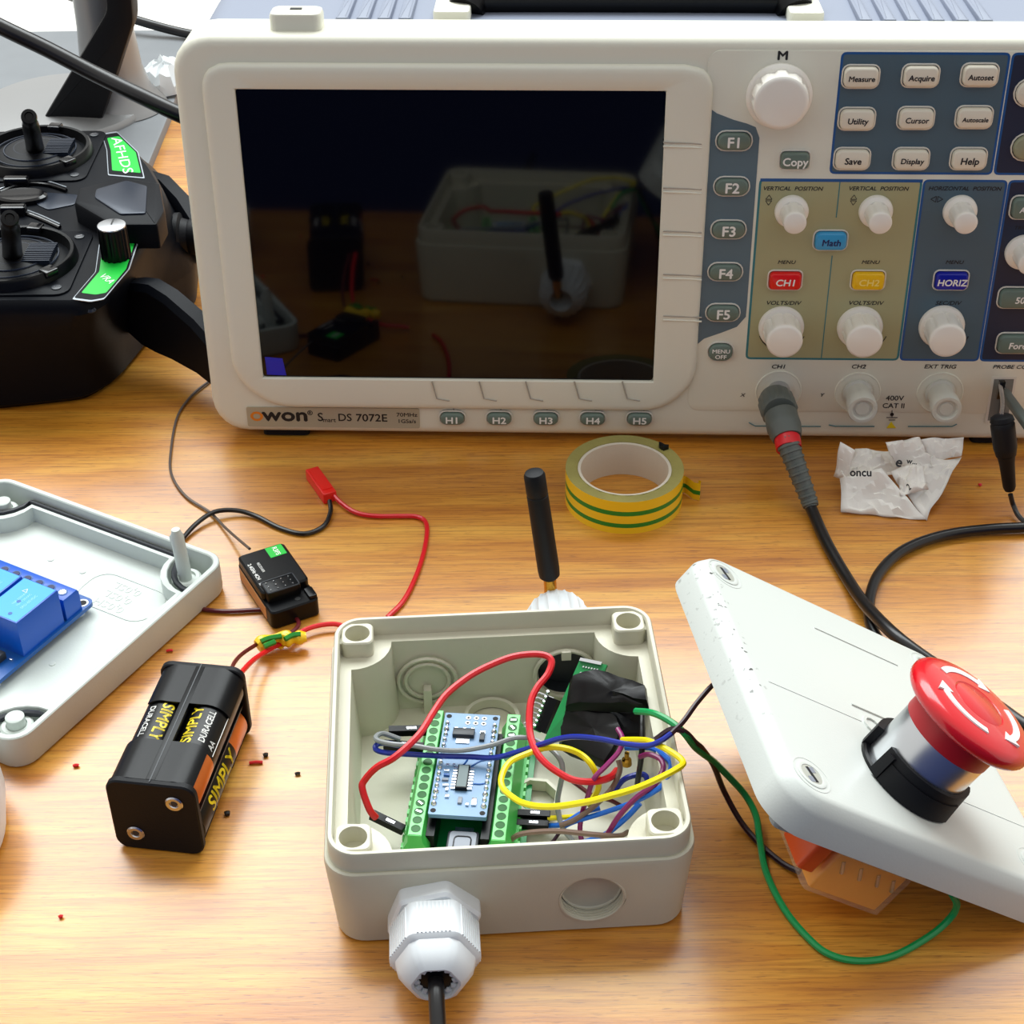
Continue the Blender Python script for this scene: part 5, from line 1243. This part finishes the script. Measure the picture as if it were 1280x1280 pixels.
arm_plate('handle_arm', [(150, 352, 40, 20), (176, 350, 46, 14), (192, 352, 47, 12), (215, 366, 45, 12), (250, 396, 40, 12), (275, 424, 36, 12)], 5.5, 'black handle arm reaching behind the oscilloscope')
arm_plate('handle_arm', [(185, 216, 50, 24), (205, 222, 50, 24), (228, 246, 46, 22), (250, 280, 40, 20)], 5)

# ------------------------------------------------------------------ background at the left
mb = MB(); mb.box(-560, -201.5, 800, 1074, 0, 6, PEG, None, 1, 3); tag(mb.build('metal_tray'), 'flat grey metal plate at the back left under the monitor stand', 'plate')
ms = thing('monitor_stand', 'silver monitor stand with an angled black arm at the back left', 'monitor stand', TR(*P(118, 152, 6)[:2], 6))
cxs, cys = P(118, 152, 6)[:2]
mb = MB(); mb.lathe([(74, 0), (74, 2), (72, 4), (60, 5), (34, 7)], SILVERP, TR(-22, 18, 0) @ Matrix.Scale(.68, 4, (1, 0, 0)) @ Matrix.Scale(.68, 4, (0, 1, 0)), 64); mb.build('round_base', ms)
mb = MB(); mb.lathe([(30, 0), (28, 3), (22, 10), (18, 24), (16, 50), (15.5, 90), (16, 170)], SILVERP, TR(9, 24, .5), 48); mb.build('neck', ms)
Yp = cys - 20
arm = [PY(x, y, Yp) for x, y in ((44, 166), (120, 168), (162, 38), (154, -60), (122, -60), (128, 24))]
arm2 = [(p.x - cxs, p.z - 6) for p in arm]
mb = MB(); mb.slab(rounded(ccw(arm2), 4, 3), -8, 8, BLACKM, RX90, 1.5); mb.build('angled_arm', ms, label='angled black arm')
wire('cable', [(-60, 2, 110), (0, 33, 100), (60, 62, 90), (120, 93, 80), (180, 122, 72), (222, 142, 66), (260, 158, 60)], 4.2, W['black'], 'thick black cable crossing in front of the monitor stand', 'cable', n=14)
wire('cable', [(60, -14, 20), (100, 0, 20), (130, 12, 18), (180, 28, 14), (225, 40, 10), (280, 50, 8)], 3.0, W['black'], 'thinner black cable passing behind the monitor stand', 'cable', n=12)
mb = MB()
c = P(208, 104, 8); rings = []
for j, (s_, h) in enumerate(((.8, 0), (.75, 6), (.6, 10), (.35, 13), (.05, 13))):
    rings.append([tuple(c + Vector((math.cos(2 * PI * k / 24) * 20 * s_ * (1 + .3 * noise.noise(Vector((math.cos(k / 3.8) * 2, math.sin(k / 3.8) * 2, j)))), math.sin(2 * PI * k / 24) * 26 * s_, h + 5 * noise.noise(Vector((k * .7, j * 1.3, 0)))))) for k in range(24)])
mb.loft(rings, mat('crinkled_bag', (225, 230, 232), .3, trans=.3)); tag(mb.build('plastic_bag', smooth=20), 'crinkled clear plastic bag between the monitor stand and the oscilloscope', 'bag')
mb = MB(); mb.lathe([(36, 0), (40, 2), (42, 14), (41.5, 22), (40, 22.5), (39, 20), (37, 4)], GLAND, TR(P(4, 990, 22).x - 43.5, P(4, 990, 22).y - 2, 0), 64); tag(mb.build('dish'), 'round white dish cut off by the left edge of the photo', 'dish')

# ------------------------------------------------------------------ crumbs on the desk
G3 = 'offcuts scattered around the battery holder'
for i, (x, y, w, h, a, m, lab) in enumerate(((320, 954, 4.4, 1.2, 0, 'red', 'longest red wire offcut right of the battery holder'), (372, 968, 1.6, 1.2, 30, 'black', 'black crumb farthest right of the battery holder'), (332, 945, 1.2, 1.8, 10, 'black', 'black crumb touching distance from the longest red offcut'),
        (284, 1018, 1.3, 2.0, 0, 'black', 'black crumb in front of the battery holder'), (212, 814, 2.2, 1.1, 5, 'red', 'red wire offcut behind the battery holder'), (76, 1147, 1.0, 1.3, 0, 'red', 'red speck near the lower left corner'), (1225, 607, .8, 1.6, 10, 'red', 'thin red thread below the probe at the right'),
        (95, 958, 1.8, 1.3, 0, 'red', 'tiny red speck left of the battery holder'))):
    c = P(x, y, .5); mb = MB(); mb.tube([c + Vector((-w / 2, 0, .1)), c + Vector((0, .2, .3)), c + Vector((w / 2, h * .2, .1))], h * .45, W[m], 7, 3, smooth=True)
    tag(mb.build('wire_offcut'), lab, 'offcut', G3)
